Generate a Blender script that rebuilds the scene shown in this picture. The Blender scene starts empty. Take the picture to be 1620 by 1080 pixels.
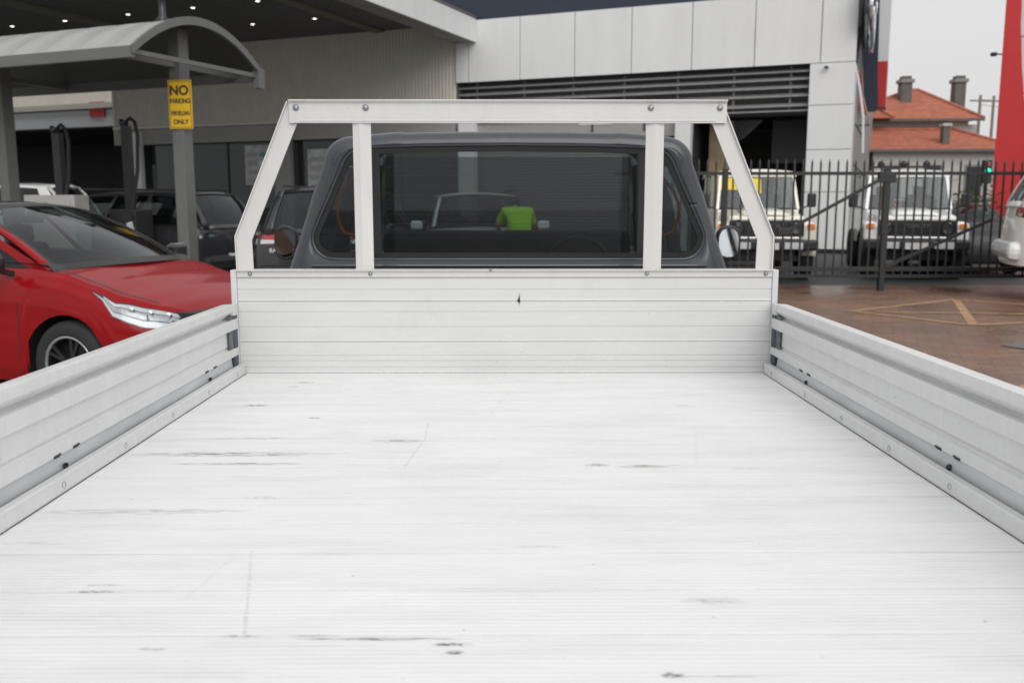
import bpy, bmesh, math, random
from mathutils import Vector, Matrix
R = math.radians
random.seed(7)
sc = bpy.context.scene
COL = sc.collection

# ------------------------------------------------------------------ camera
cam_d = bpy.data.cameras.new('camera'); cam = bpy.data.objects.new('camera', cam_d); COL.objects.link(cam)
sc.camera = cam
cam.location = (0, 0, 1.43)
cam.rotation_euler = (R(90) - 0.148553, 0, -0.0075)
cam_d.sensor_width = 36; cam_d.lens = 1450 / 1620 * 36
cam_d.clip_start = 0.05; cam_d.clip_end = 2000
cam_d.dof.use_dof = True; cam_d.dof.focus_distance = 2.5; cam_d.dof.aperture_fstop = 5.0

# ------------------------------------------------------------------ world: bright overcast
w = bpy.data.worlds.new('World'); sc.world = w; w.use_nodes = True
nt = w.node_tree; nt.nodes.clear()
N = nt.nodes.new; L = nt.links.new
sky = N('ShaderNodeTexSky'); sky.sky_type = 'NISHITA'; sky.sun_disc = False
sky.sun_elevation = R(34); sky.sun_rotation = R(162); sky.dust_density = 4
hs = N('ShaderNodeHueSaturation'); hs.inputs['Saturation'].default_value = 0.12; L(sky.outputs[0], hs.inputs['Color'])
geo = N('ShaderNodeTexCoord'); sep = N('ShaderNodeSeparateXYZ'); L(geo.outputs['Generated'], sep.inputs[0])
mr = N('ShaderNodeMapRange'); mr.inputs['From Min'].default_value = 0; mr.inputs['From Max'].default_value = 1
mr.inputs['To Min'].default_value = 7.45; mr.inputs['To Max'].default_value = 9.5; L(sep.outputs['Z'], mr.inputs['Value'])
ns = N('ShaderNodeTexNoise'); ns.inputs['Scale'].default_value = 1.6; ns.inputs['Detail'].default_value = 5
L(geo.outputs['Generated'], ns.inputs['Vector'])
mn = N('ShaderNodeMapRange'); mn.inputs['To Min'].default_value = .93; mn.inputs['To Max'].default_value = 1.07; L(ns.outputs[0], mn.inputs['Value'])
mm = N('ShaderNodeMath'); mm.operation = 'MULTIPLY'; L(mr.outputs[0], mm.inputs[0]); L(mn.outputs[0], mm.inputs[1])
cl = N('ShaderNodeCombineColor')
for i, k in enumerate((0.995, 0.993, 0.995)):
    q = N('ShaderNodeMath'); q.operation = 'MULTIPLY'; q.inputs[1].default_value = k; L(mm.outputs[0], q.inputs[0]); L(q.outputs[0], cl.inputs[i])
mx = N('ShaderNodeMix'); mx.data_type = 'RGBA'; mx.inputs[0].default_value = 0.93; L(hs.outputs[0], mx.inputs[6]); L(cl.outputs[0], mx.inputs[7])
bg = N('ShaderNodeBackground'); bg.inputs['Strength'].default_value = 0.10; L(mx.outputs[2], bg.inputs['Color'])
wo = N('ShaderNodeOutputWorld'); L(bg.outputs[0], wo.inputs[0])
sd = bpy.data.lights.new('sun', 'SUN'); sd.energy = 1.5; sd.angle = R(50); sd.color = (1, .98, .95)
sun = bpy.data.objects.new('sun', sd); COL.objects.link(sun)
az = R(162); el = R(34)
dv = Vector((math.sin(az) * math.cos(el), math.cos(az) * math.cos(el), math.sin(el)))
sun.rotation_euler = dv.to_track_quat('Z', 'Y').to_euler()
sc.view_settings.view_transform = 'Standard'; sc.view_settings.look = 'None'
sc.view_settings.exposure = 0; sc.view_settings.gamma = 1
sc.view_settings.use_curve_mapping = False

# ------------------------------------------------------------------ materials
MATS = {}
def mat(name, col, rough=.5, metal=0., var=.08, scale=6., bump=0., bscale=60., coat=0., spec=.5, stretch=(1, 1, 1), dirt=None, world=False):
    if name in MATS: return MATS[name]
    m = bpy.data.materials.new(name); m.use_nodes = True; MATS[name] = m
    t = m.node_tree; b = t.nodes['Principled BSDF']; n = t.nodes.new; l = t.links.new
    b.inputs['Roughness'].default_value = rough; b.inputs['Metallic'].default_value = metal
    b.inputs['Specular IOR Level'].default_value = spec; b.inputs['Coat Weight'].default_value = coat; b.inputs['Coat Roughness'].default_value = .04
    if world:
        tc = n('ShaderNodeNewGeometry'); vec = tc.outputs['Position']
    else:
        tc = n('ShaderNodeTexCoord'); vec = tc.outputs['Object']
    mp = n('ShaderNodeMapping'); mp.inputs['Scale'].default_value = stretch; l(vec, mp.inputs[0])
    no = n('ShaderNodeTexNoise'); no.inputs['Scale'].default_value = scale; no.inputs['Detail'].default_value = 6; no.inputs['Roughness'].default_value = .62
    l(mp.outputs[0], no.inputs['Vector'])
    rp = n('ShaderNodeMapRange'); rp.inputs['From Min'].default_value = .3; rp.inputs['From Max'].default_value = .7
    rp.inputs['To Min'].default_value = 1 - var; rp.inputs['To Max'].default_value = 1 + var; l(no.outputs[0], rp.inputs['Value'])
    sc_ = n('ShaderNodeVectorMath'); sc_.operation = 'SCALE'; sc_.inputs[0].default_value = col[:3]; l(rp.outputs[0], sc_.inputs['Scale'])
    out = sc_.outputs[0]
    if dirt:
        n2 = n('ShaderNodeTexNoise'); n2.inputs['Scale'].default_value = dirt[1]; n2.inputs['Detail'].default_value = 8; n2.inputs['Roughness'].default_value = .7
        l(mp.outputs[0], n2.inputs['Vector'])
        r2 = n('ShaderNodeMapRange'); r2.inputs['From Min'].default_value = dirt[2]; r2.inputs['From Max'].default_value = dirt[2] + .15
        r2.inputs['To Max'].default_value = dirt[3]; l(n2.outputs[0], r2.inputs['Value'])
        mi = n('ShaderNodeMix'); mi.data_type = 'RGBA'; l(r2.outputs[0], mi.inputs[0]); l(out, mi.inputs[6]); mi.inputs[7].default_value = (*dirt[0], 1)
        out = mi.outputs[2]
    l(out, b.inputs['Base Color'])
    if bump:
        nb = n('ShaderNodeTexNoise'); nb.inputs['Scale'].default_value = bscale; nb.inputs['Detail'].default_value = 4; l(mp.outputs[0], nb.inputs['Vector'])
        bp = n('ShaderNodeBump'); bp.inputs['Strength'].default_value = bump; bp.inputs['Distance'].default_value = .01; l(nb.outputs[0], bp.inputs['Height']); l(bp.outputs[0], b.inputs['Normal'])
    rr = n('ShaderNodeMapRange'); rr.inputs['To Min'].default_value = max(0, rough - .07); rr.inputs['To Max'].default_value = min(1, rough + .07); l(no.outputs[0], rr.inputs['Value']); l(rr.outputs[0], b.inputs['Roughness'])
    return m

def glassmat(name, tint, ior=1.5, body=(0, 0, 0), bodyf=0.):
    m = bpy.data.materials.new(name); m.use_nodes = True; MATS[name] = m
    t = m.node_tree; t.nodes.clear(); n = t.nodes.new; l = t.links.new
    tr = n('ShaderNodeBsdfTransparent'); tr.inputs[0].default_value = (*tint, 1)
    gl = n('ShaderNodeBsdfGlossy'); gl.inputs['Roughness'].default_value = .015; gl.inputs[0].default_value = (.9, .92, .95, 1)
    fr = n('ShaderNodeLayerWeight'); fr.inputs[0].default_value = .5
    pw = n('ShaderNodeMath'); pw.operation = 'POWER'; pw.inputs[1].default_value = 5; l(fr.outputs['Facing'], pw.inputs[0])
    sc5 = n('ShaderNodeMath'); sc5.operation = 'MULTIPLY_ADD'; sc5.inputs[1].default_value = .9; sc5.inputs[2].default_value = .045; l(pw.outputs[0], sc5.inputs[0])
    mi = n('ShaderNodeMixShader'); l(sc5.outputs[0], mi.inputs[0]); l(tr.outputs[0], mi.inputs[1]); l(gl.outputs[0], mi.inputs[2])
    # thin dust film
    df = n('ShaderNodeBsdfDiffuse'); df.inputs[0].default_value = (.45, .45, .45, 1)
    nn = n('ShaderNodeTexNoise'); nn.inputs['Scale'].default_value = 9; nn.inputs['Detail'].default_value = 6
    tc = n('ShaderNodeTexCoord'); l(tc.outputs['Object'], nn.inputs['Vector'])
    mr_ = n('ShaderNodeMapRange'); mr_.inputs['To Min'].default_value = bodyf * .6; mr_.inputs['To Max'].default_value = bodyf * 1.4; l(nn.outputs[0], mr_.inputs['Value'])
    m2 = n('ShaderNodeMixShader'); l(mr_.outputs[0], m2.inputs[0]); l(mi.outputs[0], m2.inputs[1]); l(df.outputs[0], m2.inputs[2])
    o = n('ShaderNodeOutputMaterial'); l(m2.outputs[0], o.inputs[0]); return m

def emat(name, col, s):
    m = bpy.data.materials.new(name); m.use_nodes = True; MATS[name] = m
    b = m.node_tree.nodes['Principled BSDF']; b.inputs['Base Color'].default_value = (*col, 1)
    b.inputs['Emission Color'].default_value = (*col, 1); b.inputs['Emission Strength'].default_value = s; return m

M_cab = mat('graphite_paint', (.062, .068, .078), .38, .35, .10, 3, coat=.35, dirt=((.16, .155, .15), 5, .58, .25))
M_black = mat('black_plastic', (.018, .018, .02), .45, var=.15)
M_rubber = mat('rubber', (.02, .02, .021), .75, var=.15, scale=20)
M_red = mat('red_paint', (.27, .002, .005), .34, .0, .06, 3, coat=.28, spec=.12)
M_blackpaint = mat('black_paint', (.018, .018, .02), .25, 0, .1, coat=.6)
M_greycar = mat('grey_car_paint', (.032, .033, .037), .3, .2, .06, coat=.5)
M_white_car = mat('white_car_paint', (.84, .84, .83), .3, 0, .03, coat=.6)
M_cream_car = mat('cream_car_paint', (.83, .80, .69), .3, 0, .03, coat=.6)
M_darkcar = mat('dark_car_paint', (.02, .021, .024), .5, .0, coat=.2)
M_rim = mat('dark_alloy', (.06, .062, .066), .35, .8)
M_rimlip = mat('machined_alloy', (.55, .56, .58), .25, 1.)
M_chrome = mat('chrome', (.75, .76, .78), .12, 1., .04)
M_galv = mat('galvanised_steel', (.62, .645, .66), .42, .15, .14, 14, dirt=((.25, .25, .25), 9, .62, .35), stretch=(1, .25, 1))
M_bolt = mat('zinc_bolt', (.30, .31, .32), .4, .8, .2, 40)
M_mark = mat('black_scuff', (.03, .03, .032), .7)
M_dglass = glassmat('tinted_glass', (.36, .40, .41), 1.5, bodyf=.005)
M_cglass = glassmat('car_glass', (.37, .42, .415), 1.5, bodyf=.004)
M_lens = glassmat('lamp_lens', (.92, .94, .95), 1.45, bodyf=.02)
M_redlens = mat('red_lens', (.45, .01, .012), .2, coat=1.)
M_orange = mat('orange_plastic', (.85, .25, .03), .3, coat=.5)
M_panelw = mat('white_composite_panel', (.745, .75, .755), .42, 0, .04, 1.2, dirt=((.58, .58, .57), 2.2, .54, .3), stretch=(1, 1, .18))
M_joint = mat('joint_sealant', (.12, .12, .12), .8)
M_corr = mat('corrugated_taupe_sheet', (.68, .65, .58), .5, 0, .05, 2)
M_trim = mat('cream_trim', (.68, .66, .58), .5, var=.05)
M_pelmet = mat('warm_grey_fascia', (.34, .335, .32), .55, var=.06)
M_soffit = mat('charcoal_soffit', (.13, .13, .128), .7, var=.1, scale=1.)
M_navy = mat('navy_panel', (.022, .032, .055), .5, var=.1)
M_louv = mat('aluminium_louvre', (.30, .305, .31), .45, .3, .08)
M_dark = mat('dark_interior', (.03, .03, .032), .8, var=.2, scale=1.5)
M_intw = mat('interior_wall_grey', (.16, .155, .15), .8, var=.12, scale=1.)
M_shut = mat('roller_door_grey', (.24, .235, .23), .55, var=.07)
M_tan = mat('tan_dusty_metal', (.26, .20, .13), .7, var=.25, scale=2, dirt=((.2, .05, .02), 3, .55, .6))
M_post = mat('grey_post_paint', (.24, .245, .24), .45, var=.07)
M_shelt = mat('shelter_dark_grey', (.135, .138, .135), .5, var=.07)
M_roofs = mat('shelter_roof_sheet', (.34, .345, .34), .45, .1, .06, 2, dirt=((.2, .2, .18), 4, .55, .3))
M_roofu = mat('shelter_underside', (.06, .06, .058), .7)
M_yel = mat('sign_yellow', (.72, .44, .01), .5, var=.06)
M_signblk = mat('sign_black', (.02, .02, .02), .6)
M_fence = mat('black_powdercoat', (.016, .017, .018), .45, var=.1)
M_tile = mat('terracotta_roof', (.43, .15, .095), .8, var=.22, scale=3, dirt=((.18, .10, .08), 2.5, .56, .5))
M_render = mat('grey_render', (.47, .46, .44), .85, var=.1, scale=2)
M_renderd = mat('dark_stone', (.24, .235, .22), .85, var=.15, scale=2)  # plain darker grey stone tone, shared by poles, caps and drain bars
M_chim = mat('chimney_stone', (.13, .125, .12), .9, var=.2, scale=4)
M_redsign = mat('totem_red', (.56, .028, .03), .4, var=.04)
M_wsign = mat('totem_white', (.7, .72, .74), .4, var=.03)
M_skin = mat('skin', (.45, .26, .18), .55, var=.05)
M_hiviz = mat('hi_vis_fabric', (.42, .85, .04), .8, var=.08, bump=.3)
M_trous = mat('dark_work_fabric', (.03, .035, .06), .9, var=.2, bump=.3)
M_hair = mat('dark_hair', (.03, .02, .015), .8, var=.3)
M_belt = mat('orange_webbing', (.75, .16, .03), .7)
M_seat = mat('charcoal_seat_fabric', (.03, .03, .033), .9, var=.2, bump=.3)
M_poster = mat('poster_print', (.45, .47, .48), .6, var=.35, scale=3)
M_teal = mat('teal_print', (.10, .32, .36), .6, var=.2)
M_white = mat('white_print', (.75, .75, .75), .5)
M_asph = mat('wet_asphalt', (.035, .035, .037), .6, var=.25, scale=1.3, bump=.3, bscale=80)
M_conc = mat('forecourt_concrete', (.26, .26, .25), .6, var=.2, scale=.8, bump=.2)
M_paintline = mat('worn_cream_line', (.42, .27, .13), .6, var=.2, scale=5, dirt=((.24, .11, .06), 7, .45, .7))
M_green = emat('green_lamp', (.0, .8, .45), 1.6)
M_lampw = emat('downlight_white', (1, .95, .85), 5)

# tray paint -------------------------------------------------------------
PW_ = .1435
def tray_mat(name, col, scuffs=None, groove=False, sx=(2, 40, 40), rough=.42):
    m = bpy.data.materials.new(name); m.use_nodes = True; MATS[name] = m
    t = m.node_tree; b = t.nodes['Principled BSDF']; n = t.nodes.new; l = t.links.new
    def M(op, a, b2=None, c=None):
        q = n('ShaderNodeMath'); q.operation = op
        for i, v in enumerate((a, b2, c)):
            if v is None: continue
            if isinstance(v, (int, float)): q.inputs[i].default_value = v
            else: l(v, q.inputs[i])
        return q.outputs[0]
    def noise(scale, st, det=6, r=.6, off=(0, 0, 0)):
        mp = n('ShaderNodeMapping'); mp.inputs['Scale'].default_value = st; mp.inputs['Location'].default_value = off; l(g.outputs['Position'], mp.inputs[0])
        q = n('ShaderNodeTexNoise'); q.inputs['Scale'].default_value = scale; q.inputs['Detail'].default_value = det; q.inputs['Roughness'].default_value = r
        l(mp.outputs[0], q.inputs[0]); return q.outputs[0]
    def ramp(v, a, b2, lo=0., hi=1.):
        q = n('ShaderNodeMapRange'); q.inputs['From Min'].default_value = a; q.inputs['From Max'].default_value = b2
        q.inputs['To Min'].default_value = lo; q.inputs['To Max'].default_value = hi; l(v, q.inputs['Value']); return q.outputs[0]
    g = n('ShaderNodeNewGeometry')
    big = noise(1.6, (1, 1, 1)); streak = noise(1., sx, 8, .7)
    fac = M('MULTIPLY', ramp(big, .3, .7, .955, 1.03), ramp(streak, .25, .75, .955, 1.03))
    if name == 'white_dropside_paint':
        fac = M('MULTIPLY', fac, ramp(noise(1., (1, 26, 3.5), 4, .6, (4, 2, 1)), .48, .58, .975, 1.012))
    specks = M('MULTIPLY', ramp(noise(62, (1, 1, 1), 2, .5), .745, .79), .4)
    smear = M('MULTIPLY', ramp(noise(3.2, (1, 1, 1), 8, .75, (3, 1, 7)), .56, .75), .10)
    dark = M('MAXIMUM', specks, smear)
    if groove:
        sp = n('ShaderNodeSeparateXYZ'); l(g.outputs['Position'], sp.inputs[0]); y = sp.outputs['Y']
        fr = M('FRACT', M('DIVIDE', M('SUBTRACT', y, 1.135), .01104))
        line = M('LESS_THAN', M('ABSOLUTE', M('SUBTRACT', fr, .5)), .13)
        dirtm = ramp(noise(1., (2.2, 16, 1), 6, .65, (5, 3, 0)), .47, .68, .02, .34)
        dark = M('MAXIMUM', dark, M('MULTIPLY', line, dirtm))
        fp = M('FRACT', M('DIVIDE', M('SUBTRACT', y, 1.135 - PW_), PW_)); ed_ = M('MAXIMUM', M('LESS_THAN', fp, .012), M('GREATER_THAN', fp, .991))
        dark = M('MAXIMUM', dark, M('MULTIPLY', ed_, ramp(noise(1., (5, 9, 1), 6, .7, (2, 2, 2)), .35, .68, .16, .52)))
        st2 = ramp(noise(1., (22, 420, 1), 3, .6), .47, .58)
        st3 = ramp(noise(1., (90, 330, 1), 3, .7, (9, 4, 0)), .42, .56)
        for (cx, cy, rx, ry, s) in scuffs:
            dx = M('DIVIDE', M('SUBTRACT', sp.outputs['X'], cx), rx); dy = M('DIVIDE', M('SUBTRACT', y, cy), ry)
            d = M('ADD', M('MULTIPLY', dx, dx), M('MULTIPLY', dy, dy))
            k = M('MULTIPLY', ramp(d, 1.15, .1), s)
            dark = M('MAXIMUM', dark, M('MULTIPLY', k, st3 if rx < .06 else st2))
        # faint dragged scratches of loads across the boards
        for (x0, y0, x1, y1, s) in ((-.342, 1.13, -.372, 1.26, .30), (-.372, 1.26, -.417, 1.44, .25), (-.218, 1.92, -.194, 2.15, .28), (-.194, 2.15, -.199, 2.32, .28), (-.46, 1.25, -.44, 1.40, .14), (.42, 1.95, .47, 2.2, .12), (-.05, 2.35, .01, 2.7, .14), (.35, 2.4, .55, 2.52, .12)):
            ux, uy = x1 - x0, y1 - y0; ln = math.hypot(ux, uy); ux /= ln; uy /= ln
            ax = M('SUBTRACT', sp.outputs['X'], x0); ay = M('SUBTRACT', y, y0)
            al = M('ADD', M('MULTIPLY', ax, ux), M('MULTIPLY', ay, uy))
            ac = M('ABSOLUTE', M('ADD', M('MULTIPLY', ax, -uy), M('MULTIPLY', ay, ux)))
            wob = M('MULTIPLY', M('SUBTRACT', noise(30, (1, 1, 1), 2), .5), .008)
            ins = M('MULTIPLY', M('GREATER_THAN', al, 0.), M('LESS_THAN', al, ln))
            ln_ = M('LESS_THAN', M('ADD', ac, wob), .0022)
            dark = M('MAXIMUM', dark, M('MULTIPLY', M('MULTIPLY', ins, ln_), M('MULTIPLY', st3, s)))
    sc_ = n('ShaderNodeVectorMath'); sc_.operation = 'SCALE'; sc_.inputs[0].default_value = col; l(fac, sc_.inputs['Scale'])
    mi = n('ShaderNodeMix'); mi.data_type = 'RGBA'; l(dark, mi.inputs[0]); l(sc_.outputs[0], mi.inputs[6]); mi.inputs[7].default_value = (.07, .065, .06, 1)
    l(mi.outputs[2], b.inputs['Base Color']); b.inputs['Roughness'].default_value = rough
    bp = n('ShaderNodeBump'); bp.inputs['Strength'].default_value = .10; bp.inputs['Distance'].default_value = .002; l(streak, bp.inputs['Height']); l(bp.outputs[0], b.inputs['Normal'])
    l(ramp(big, .3, .7, rough - .06, rough + .08), b.inputs['Roughness'])
    return m
SC = [(-.702,2.532,.040,.010,1.3),(-.635,2.865,.036,.012,.9),(-.66,2.80,.02,.006,1.),(-.507,2.376,.018,.007,1.2),(-.588,2.164,.20,.010,.7),(-.256,2.138,.07,.018,.8),
      (-.623,2.023,.24,.022,.95),(-.579,1.945,.17,.010,.85),(-.70,1.63,.20,.020,.45),(-.30,1.135,.10,.004,.8),(.20,1.93,.03,.012,.7),(.52,1.90,.05,.006,.35),(-.10,2.42,.06,.006,.3),(.50,2.52,.03,.006,.5),(-.45,1.10,.02,.003,.9),(-.79,1.47,.06,.010,.45),(.298,1.919,.06,.012,1.2),(.36,1.925,.08,.004,.6),(-.612,1.633,.16,.014,.6),(-.601,1.277,.045,.004,1.2),(-.60,1.30,.035,.003,.7),
      (-.164,1.126,.11,.0045,1.5),(-.069,1.110,.028,.004,1.3),(.201,1.030,.016,.008,1.2),(-.064,1.088,.014,.006,1.1),(.053,1.450,.05,.008,.25),(.298,1.238,.05,.012,.4),(-.35,1.135,.03,.003,1.),(.25,1.027,.06,.003,.7),(-.47,1.71,.05,.01,.35)]
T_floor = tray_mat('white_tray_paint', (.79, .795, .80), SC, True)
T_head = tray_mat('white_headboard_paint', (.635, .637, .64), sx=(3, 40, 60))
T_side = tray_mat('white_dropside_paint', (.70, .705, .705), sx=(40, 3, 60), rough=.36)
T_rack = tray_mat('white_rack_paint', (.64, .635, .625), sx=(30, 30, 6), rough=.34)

# ------------------------------------------------------------------ mesh helpers
class MB:
    def __init__(s): s.v = []; s.f = []; s.s = []
    def add(s, vs, fs, smooth=False):
        o = len(s.v); s.v += [tuple(v) for v in vs]; s.f += [tuple(i + o for i in f) for f in fs]; s.s += [smooth] * len(fs); return s
    def box(s, c, d, rz=0, rx=0, ry=0):
        m = Matrix.Rotation(rz, 3, 'Z') @ Matrix.Rotation(ry, 3, 'Y') @ Matrix.Rotation(rx, 3, 'X')
        vs = [Vector(c) + m @ Vector((x * d[0] / 2, y * d[1] / 2, z * d[2] / 2)) for x in (-1, 1) for y in (-1, 1) for z in (-1, 1)]
        return s.add(vs, [(0, 1, 3, 2), (4, 6, 7, 5), (0, 4, 5, 1), (2, 3, 7, 6), (0, 2, 6, 4), (1, 5, 7, 3)])
    def bb(s, x0, x1, y0, y1, z0, z1): return s.box(((x0 + x1) / 2, (y0 + y1) / 2, (z0 + z1) / 2), (abs(x1 - x0), abs(y1 - y0), abs(z1 - z0)))
    def beam(s, a, b, wd, ht, upv=(0, 0, 1)):
        a, b = Vector(a), Vector(b); d = (b - a).normalized(); u = Vector(upv); r = d.cross(u).normalized(); u = r.cross(d).normalized()
        vs = [p + r * (x * wd / 2) + u * (y * ht / 2) for p in (a, b) for x, y in ((-1, -1), (1, -1), (1, 1), (-1, 1))]
        return s.add(vs, [(0, 1, 2, 3), (7, 6, 5, 4), (0, 4, 5, 1), (1, 5, 6, 2), (2, 6, 7, 3), (3, 7, 4, 0)])
    def tube(s, pts, r, n=10, caps=True):
        pts = [Vector(p) for p in pts]; rs = r if isinstance(r, (list, tuple)) else [r] * len(pts); vs = []; up = None
        for i, p in enumerate(pts):
            d = (pts[min(i + 1, len(pts) - 1)] - pts[max(i - 1, 0)]).normalized()
            if up is None: up = Vector((0, 0, 1)) if abs(d.z) < .9 else Vector((1, 0, 0))
            x = d.cross(up).normalized(); up = x.cross(d).normalized()
            for k in range(n):
                a = 2 * math.pi * k / n; vs.append(p + (x * math.cos(a) + up * math.sin(a)) * rs[i])
        fs = [(i * n + k, i * n + (k + 1) % n, (i + 1) * n + (k + 1) % n, (i + 1) * n + k) for i in range(len(pts) - 1) for k in range(n)]
        s.add(vs, fs, True)
        if caps: s.add(vs[:n], [tuple(range(n))]); s.add(vs[-n:], [tuple(reversed(range(n)))])
        return s
    def lathe(s, prof, c, axis='Y', n=32):   # prof (r, h)
        vs = []; A = {'X': lambda a, r, h: (h, r * math.cos(a), r * math.sin(a)), 'Y': lambda a, r, h: (r * math.cos(a), h, r * math.sin(a)), 'Z': lambda a, r, h: (r * math.cos(a), r * math.sin(a), h)}[axis]
        for (r, h) in prof:
            for k in range(n): vs.append(Vector(c) + Vector(A(2 * math.pi * k / n, r, h)))
        return s.add(vs, [(i * n + k, i * n + (k + 1) % n, (i + 1) * n + (k + 1) % n, (i + 1) * n + k) for i in range(len(prof) - 1) for k in range(n)], True)
    def ext(s, prof, axis, a, b, smooth=False, closed=True):   # prism of a 2D profile
        f = {'X': lambda p, t: (t, p[0], p[1]), 'Y': lambda p, t: (p[0], t, p[1]), 'Z': lambda p, t: (p[0], p[1], t)}[axis]
        n = len(prof); vs = [f(p, a) for p in prof] + [f(p, b) for p in prof]; m = n if closed else n - 1
        fs = [(i, (i + 1) % n, n + (i + 1) % n, n + i) for i in range(m)]
        s.add(vs, fs, smooth)
        if closed: s.add(vs, [tuple(reversed(range(n))), tuple(range(n, 2 * n))])
        return s
    def grid(s, P, smooth=True, flip=False):
        r = len(P); c = len(P[0]); vs = [p for row in P for p in row]
        fs = [(i * c + j, i * c + j + 1, (i + 1) * c + j + 1, (i + 1) * c + j) for i in range(r - 1) for j in range(c - 1)]
        if flip: fs = [tuple(reversed(f)) for f in fs]
        return s.add(vs, fs, smooth)
    def build(s, name, m, parent=None, fix=False, bevel=0, weld=False, solid=0, sub=0):
        me = bpy.data.meshes.new(name); me.from_pydata([tuple(v) for v in s.v], [], s.f)
        me.polygons.foreach_set('use_smooth', s.s)
        if weld or fix:
            bm = bmesh.new(); bm.from_mesh(me)
            if weld: bmesh.ops.remove_doubles(bm, verts=bm.verts, dist=.0004)
            bmesh.ops.recalc_face_normals(bm, faces=bm.faces); bm.to_mesh(me); bm.free()
        me.materials.append(m); me.update()
        o = bpy.data.objects.new(name, me); COL.objects.link(o); o.parent = parent
        if sub: q = o.modifiers.new('s', 'SUBSURF'); q.levels = q.render_levels = sub
        if solid: q = o.modifiers.new('t', 'SOLIDIFY'); q.thickness = solid; q.offset = -1
        if bevel: q = o.modifiers.new('b', 'BEVEL'); q.width = bevel; q.segments = 2; q.limit_method = 'ANGLE'; q.angle_limit = R(35); q.harden_normals = False
        return o

def tag(o, label=None, cat=None, group=None, kind=None):
    if label: o['label'] = label
    if cat: o['category'] = cat
    if group: o['group'] = group
    if kind: o['kind'] = kind
    return o
def empty(name, loc=(0, 0, 0), rz=0, **k):
    o = bpy.data.objects.new(name, None); COL.objects.link(o); o.location = loc; o.rotation_euler = (0, 0, rz); o.empty_display_size = .3
    return tag(o, **k)
def copy_tree(o, parent=None):
    c = o.copy(); COL.objects.link(c); c.parent = parent
    for ch in list(o.children): copy_tree(ch, c)
    return c
def inst(src, loc, parent=None, rot=None, name=None):
    c = src.copy(); COL.objects.link(c); c.parent = parent if parent else src.parent; c.location = loc
    if rot is not None: c.rotation_euler = rot
    if name: c.name = name
    return c
def text(body, name, m, parent, loc, rot, size, ex=.001, sx=1., align='CENTER', bold=0.):
    cu = bpy.data.curves.new('t', 'FONT'); cu.body = body; cu.size = size; cu.extrude = ex; cu.align_x = align; cu.align_y = 'CENTER'; cu.offset = bold
    to = bpy.data.objects.new('t', cu); COL.objects.link(to)
    dg = bpy.context.evaluated_depsgraph_get(); me = bpy.data.meshes.new_from_object(to.evaluated_get(dg))
    bpy.data.objects.remove(to); me.materials.clear(); me.materials.append(m)
    o = bpy.data.objects.new(name, me); COL.objects.link(o); o.parent = parent; o.location = loc; o.rotation_euler = rot; o.scale = (sx, 1, 1)
    return o
def lerp(a, b, t): return a + (b - a) * t
def interp(tab, x):
    if x <= tab[0][0]: return tab[0][1]
    for (a, va), (b, vb) in zip(tab, tab[1:]):
        if x <= b:
            t = (x - a) / (b - a); t = t * t * (3 - 2 * t) * .5 + t * .5; return va + (vb - va) * t
    return tab[-1][1]

# ================================================================== GROUND
g = MB().grid([[(x, y, 0) for x in (-300, 300)] for y in (-200, 400)], False).build('ground', M_asph); tag(g, kind='structure')
def paver_mat():
    m = bpy.data.materials.new('brick_paving'); m.use_nodes = True
    t = m.node_tree; b = t.nodes['Principled BSDF']; n = t.nodes.new; l = t.links.new; b.inputs['Specular IOR Level'].default_value = .3
    gp = n('ShaderNodeNewGeometry'); mp = n('ShaderNodeMapping'); mp.inputs['Rotation'].default_value = (0, 0, R(45 - 23)); l(gp.outputs['Position'], mp.inputs[0])
    br = n('ShaderNodeTexBrick'); br.inputs['Scale'].default_value = 1; br.inputs['Brick Width'].default_value = .23; br.inputs['Row Height'].default_value = .115
    br.inputs['Mortar Size'].default_value = .006; br.inputs['Color1'].default_value = (.215, .118, .075, 1); br.inputs['Color2'].default_value = (.155, .080, .050, 1); br.inputs['Mortar'].default_value = (.10, .055, .038, 1)
    l(mp.outputs[0], br.inputs[0])
    n1 = n('ShaderNodeTexNoise'); n1.inputs['Scale'].default_value = .55; n1.inputs['Detail'].default_value = 7; n1.inputs['Roughness'].default_value = .65; l(gp.outputs['Position'], n1.inputs[0])
    mr1 = n('ShaderNodeMapRange'); mr1.inputs['From Min'].default_value = .3; mr1.inputs['From Max'].default_value = .7; mr1.inputs['To Min'].default_value = .62; mr1.inputs['To Max'].default_value = 1.35; l(n1.outputs[0], mr1.inputs[0])
    vm = n('ShaderNodeVectorMath'); vm.operation = 'SCALE'; l(br.outputs[0], vm.inputs[0]); l(mr1.outputs[0], vm.inputs['Scale']); l(vm.outputs[0], b.inputs['Base Color'])
    mr2 = n('ShaderNodeMapRange'); mr2.inputs['From Min'].default_value = .35; mr2.inputs['From Max'].default_value = .62; mr2.inputs['To Min'].default_value = .2; mr2.inputs['To Max'].default_value = .5; l(n1.outputs[0], mr2.inputs[0]); l(mr2.outputs[0], b.inputs['Roughness'])
    bp = n('ShaderNodeBump'); bp.inputs['Strength'].default_value = .35; bp.inputs['Distance'].default_value = .006; l(br.outputs['Fac'], bp.inputs['Height']); bp.invert = True
    l(bp.outputs[0], b.inputs['Normal']); return m
M_pave = paver_mat()
pv = MB().grid([[(x, y, .004) for x in (-.6, 40)] for y in (-8, 16.2)], False).build('paving', M_pave); tag(pv, kind='structure')
fc = MB().grid([[(x, y, .004) for x in (-40, -.6)] for y in (-8, 27)], False).build('forecourt', M_conc); tag(fc, kind='structure')
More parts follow.
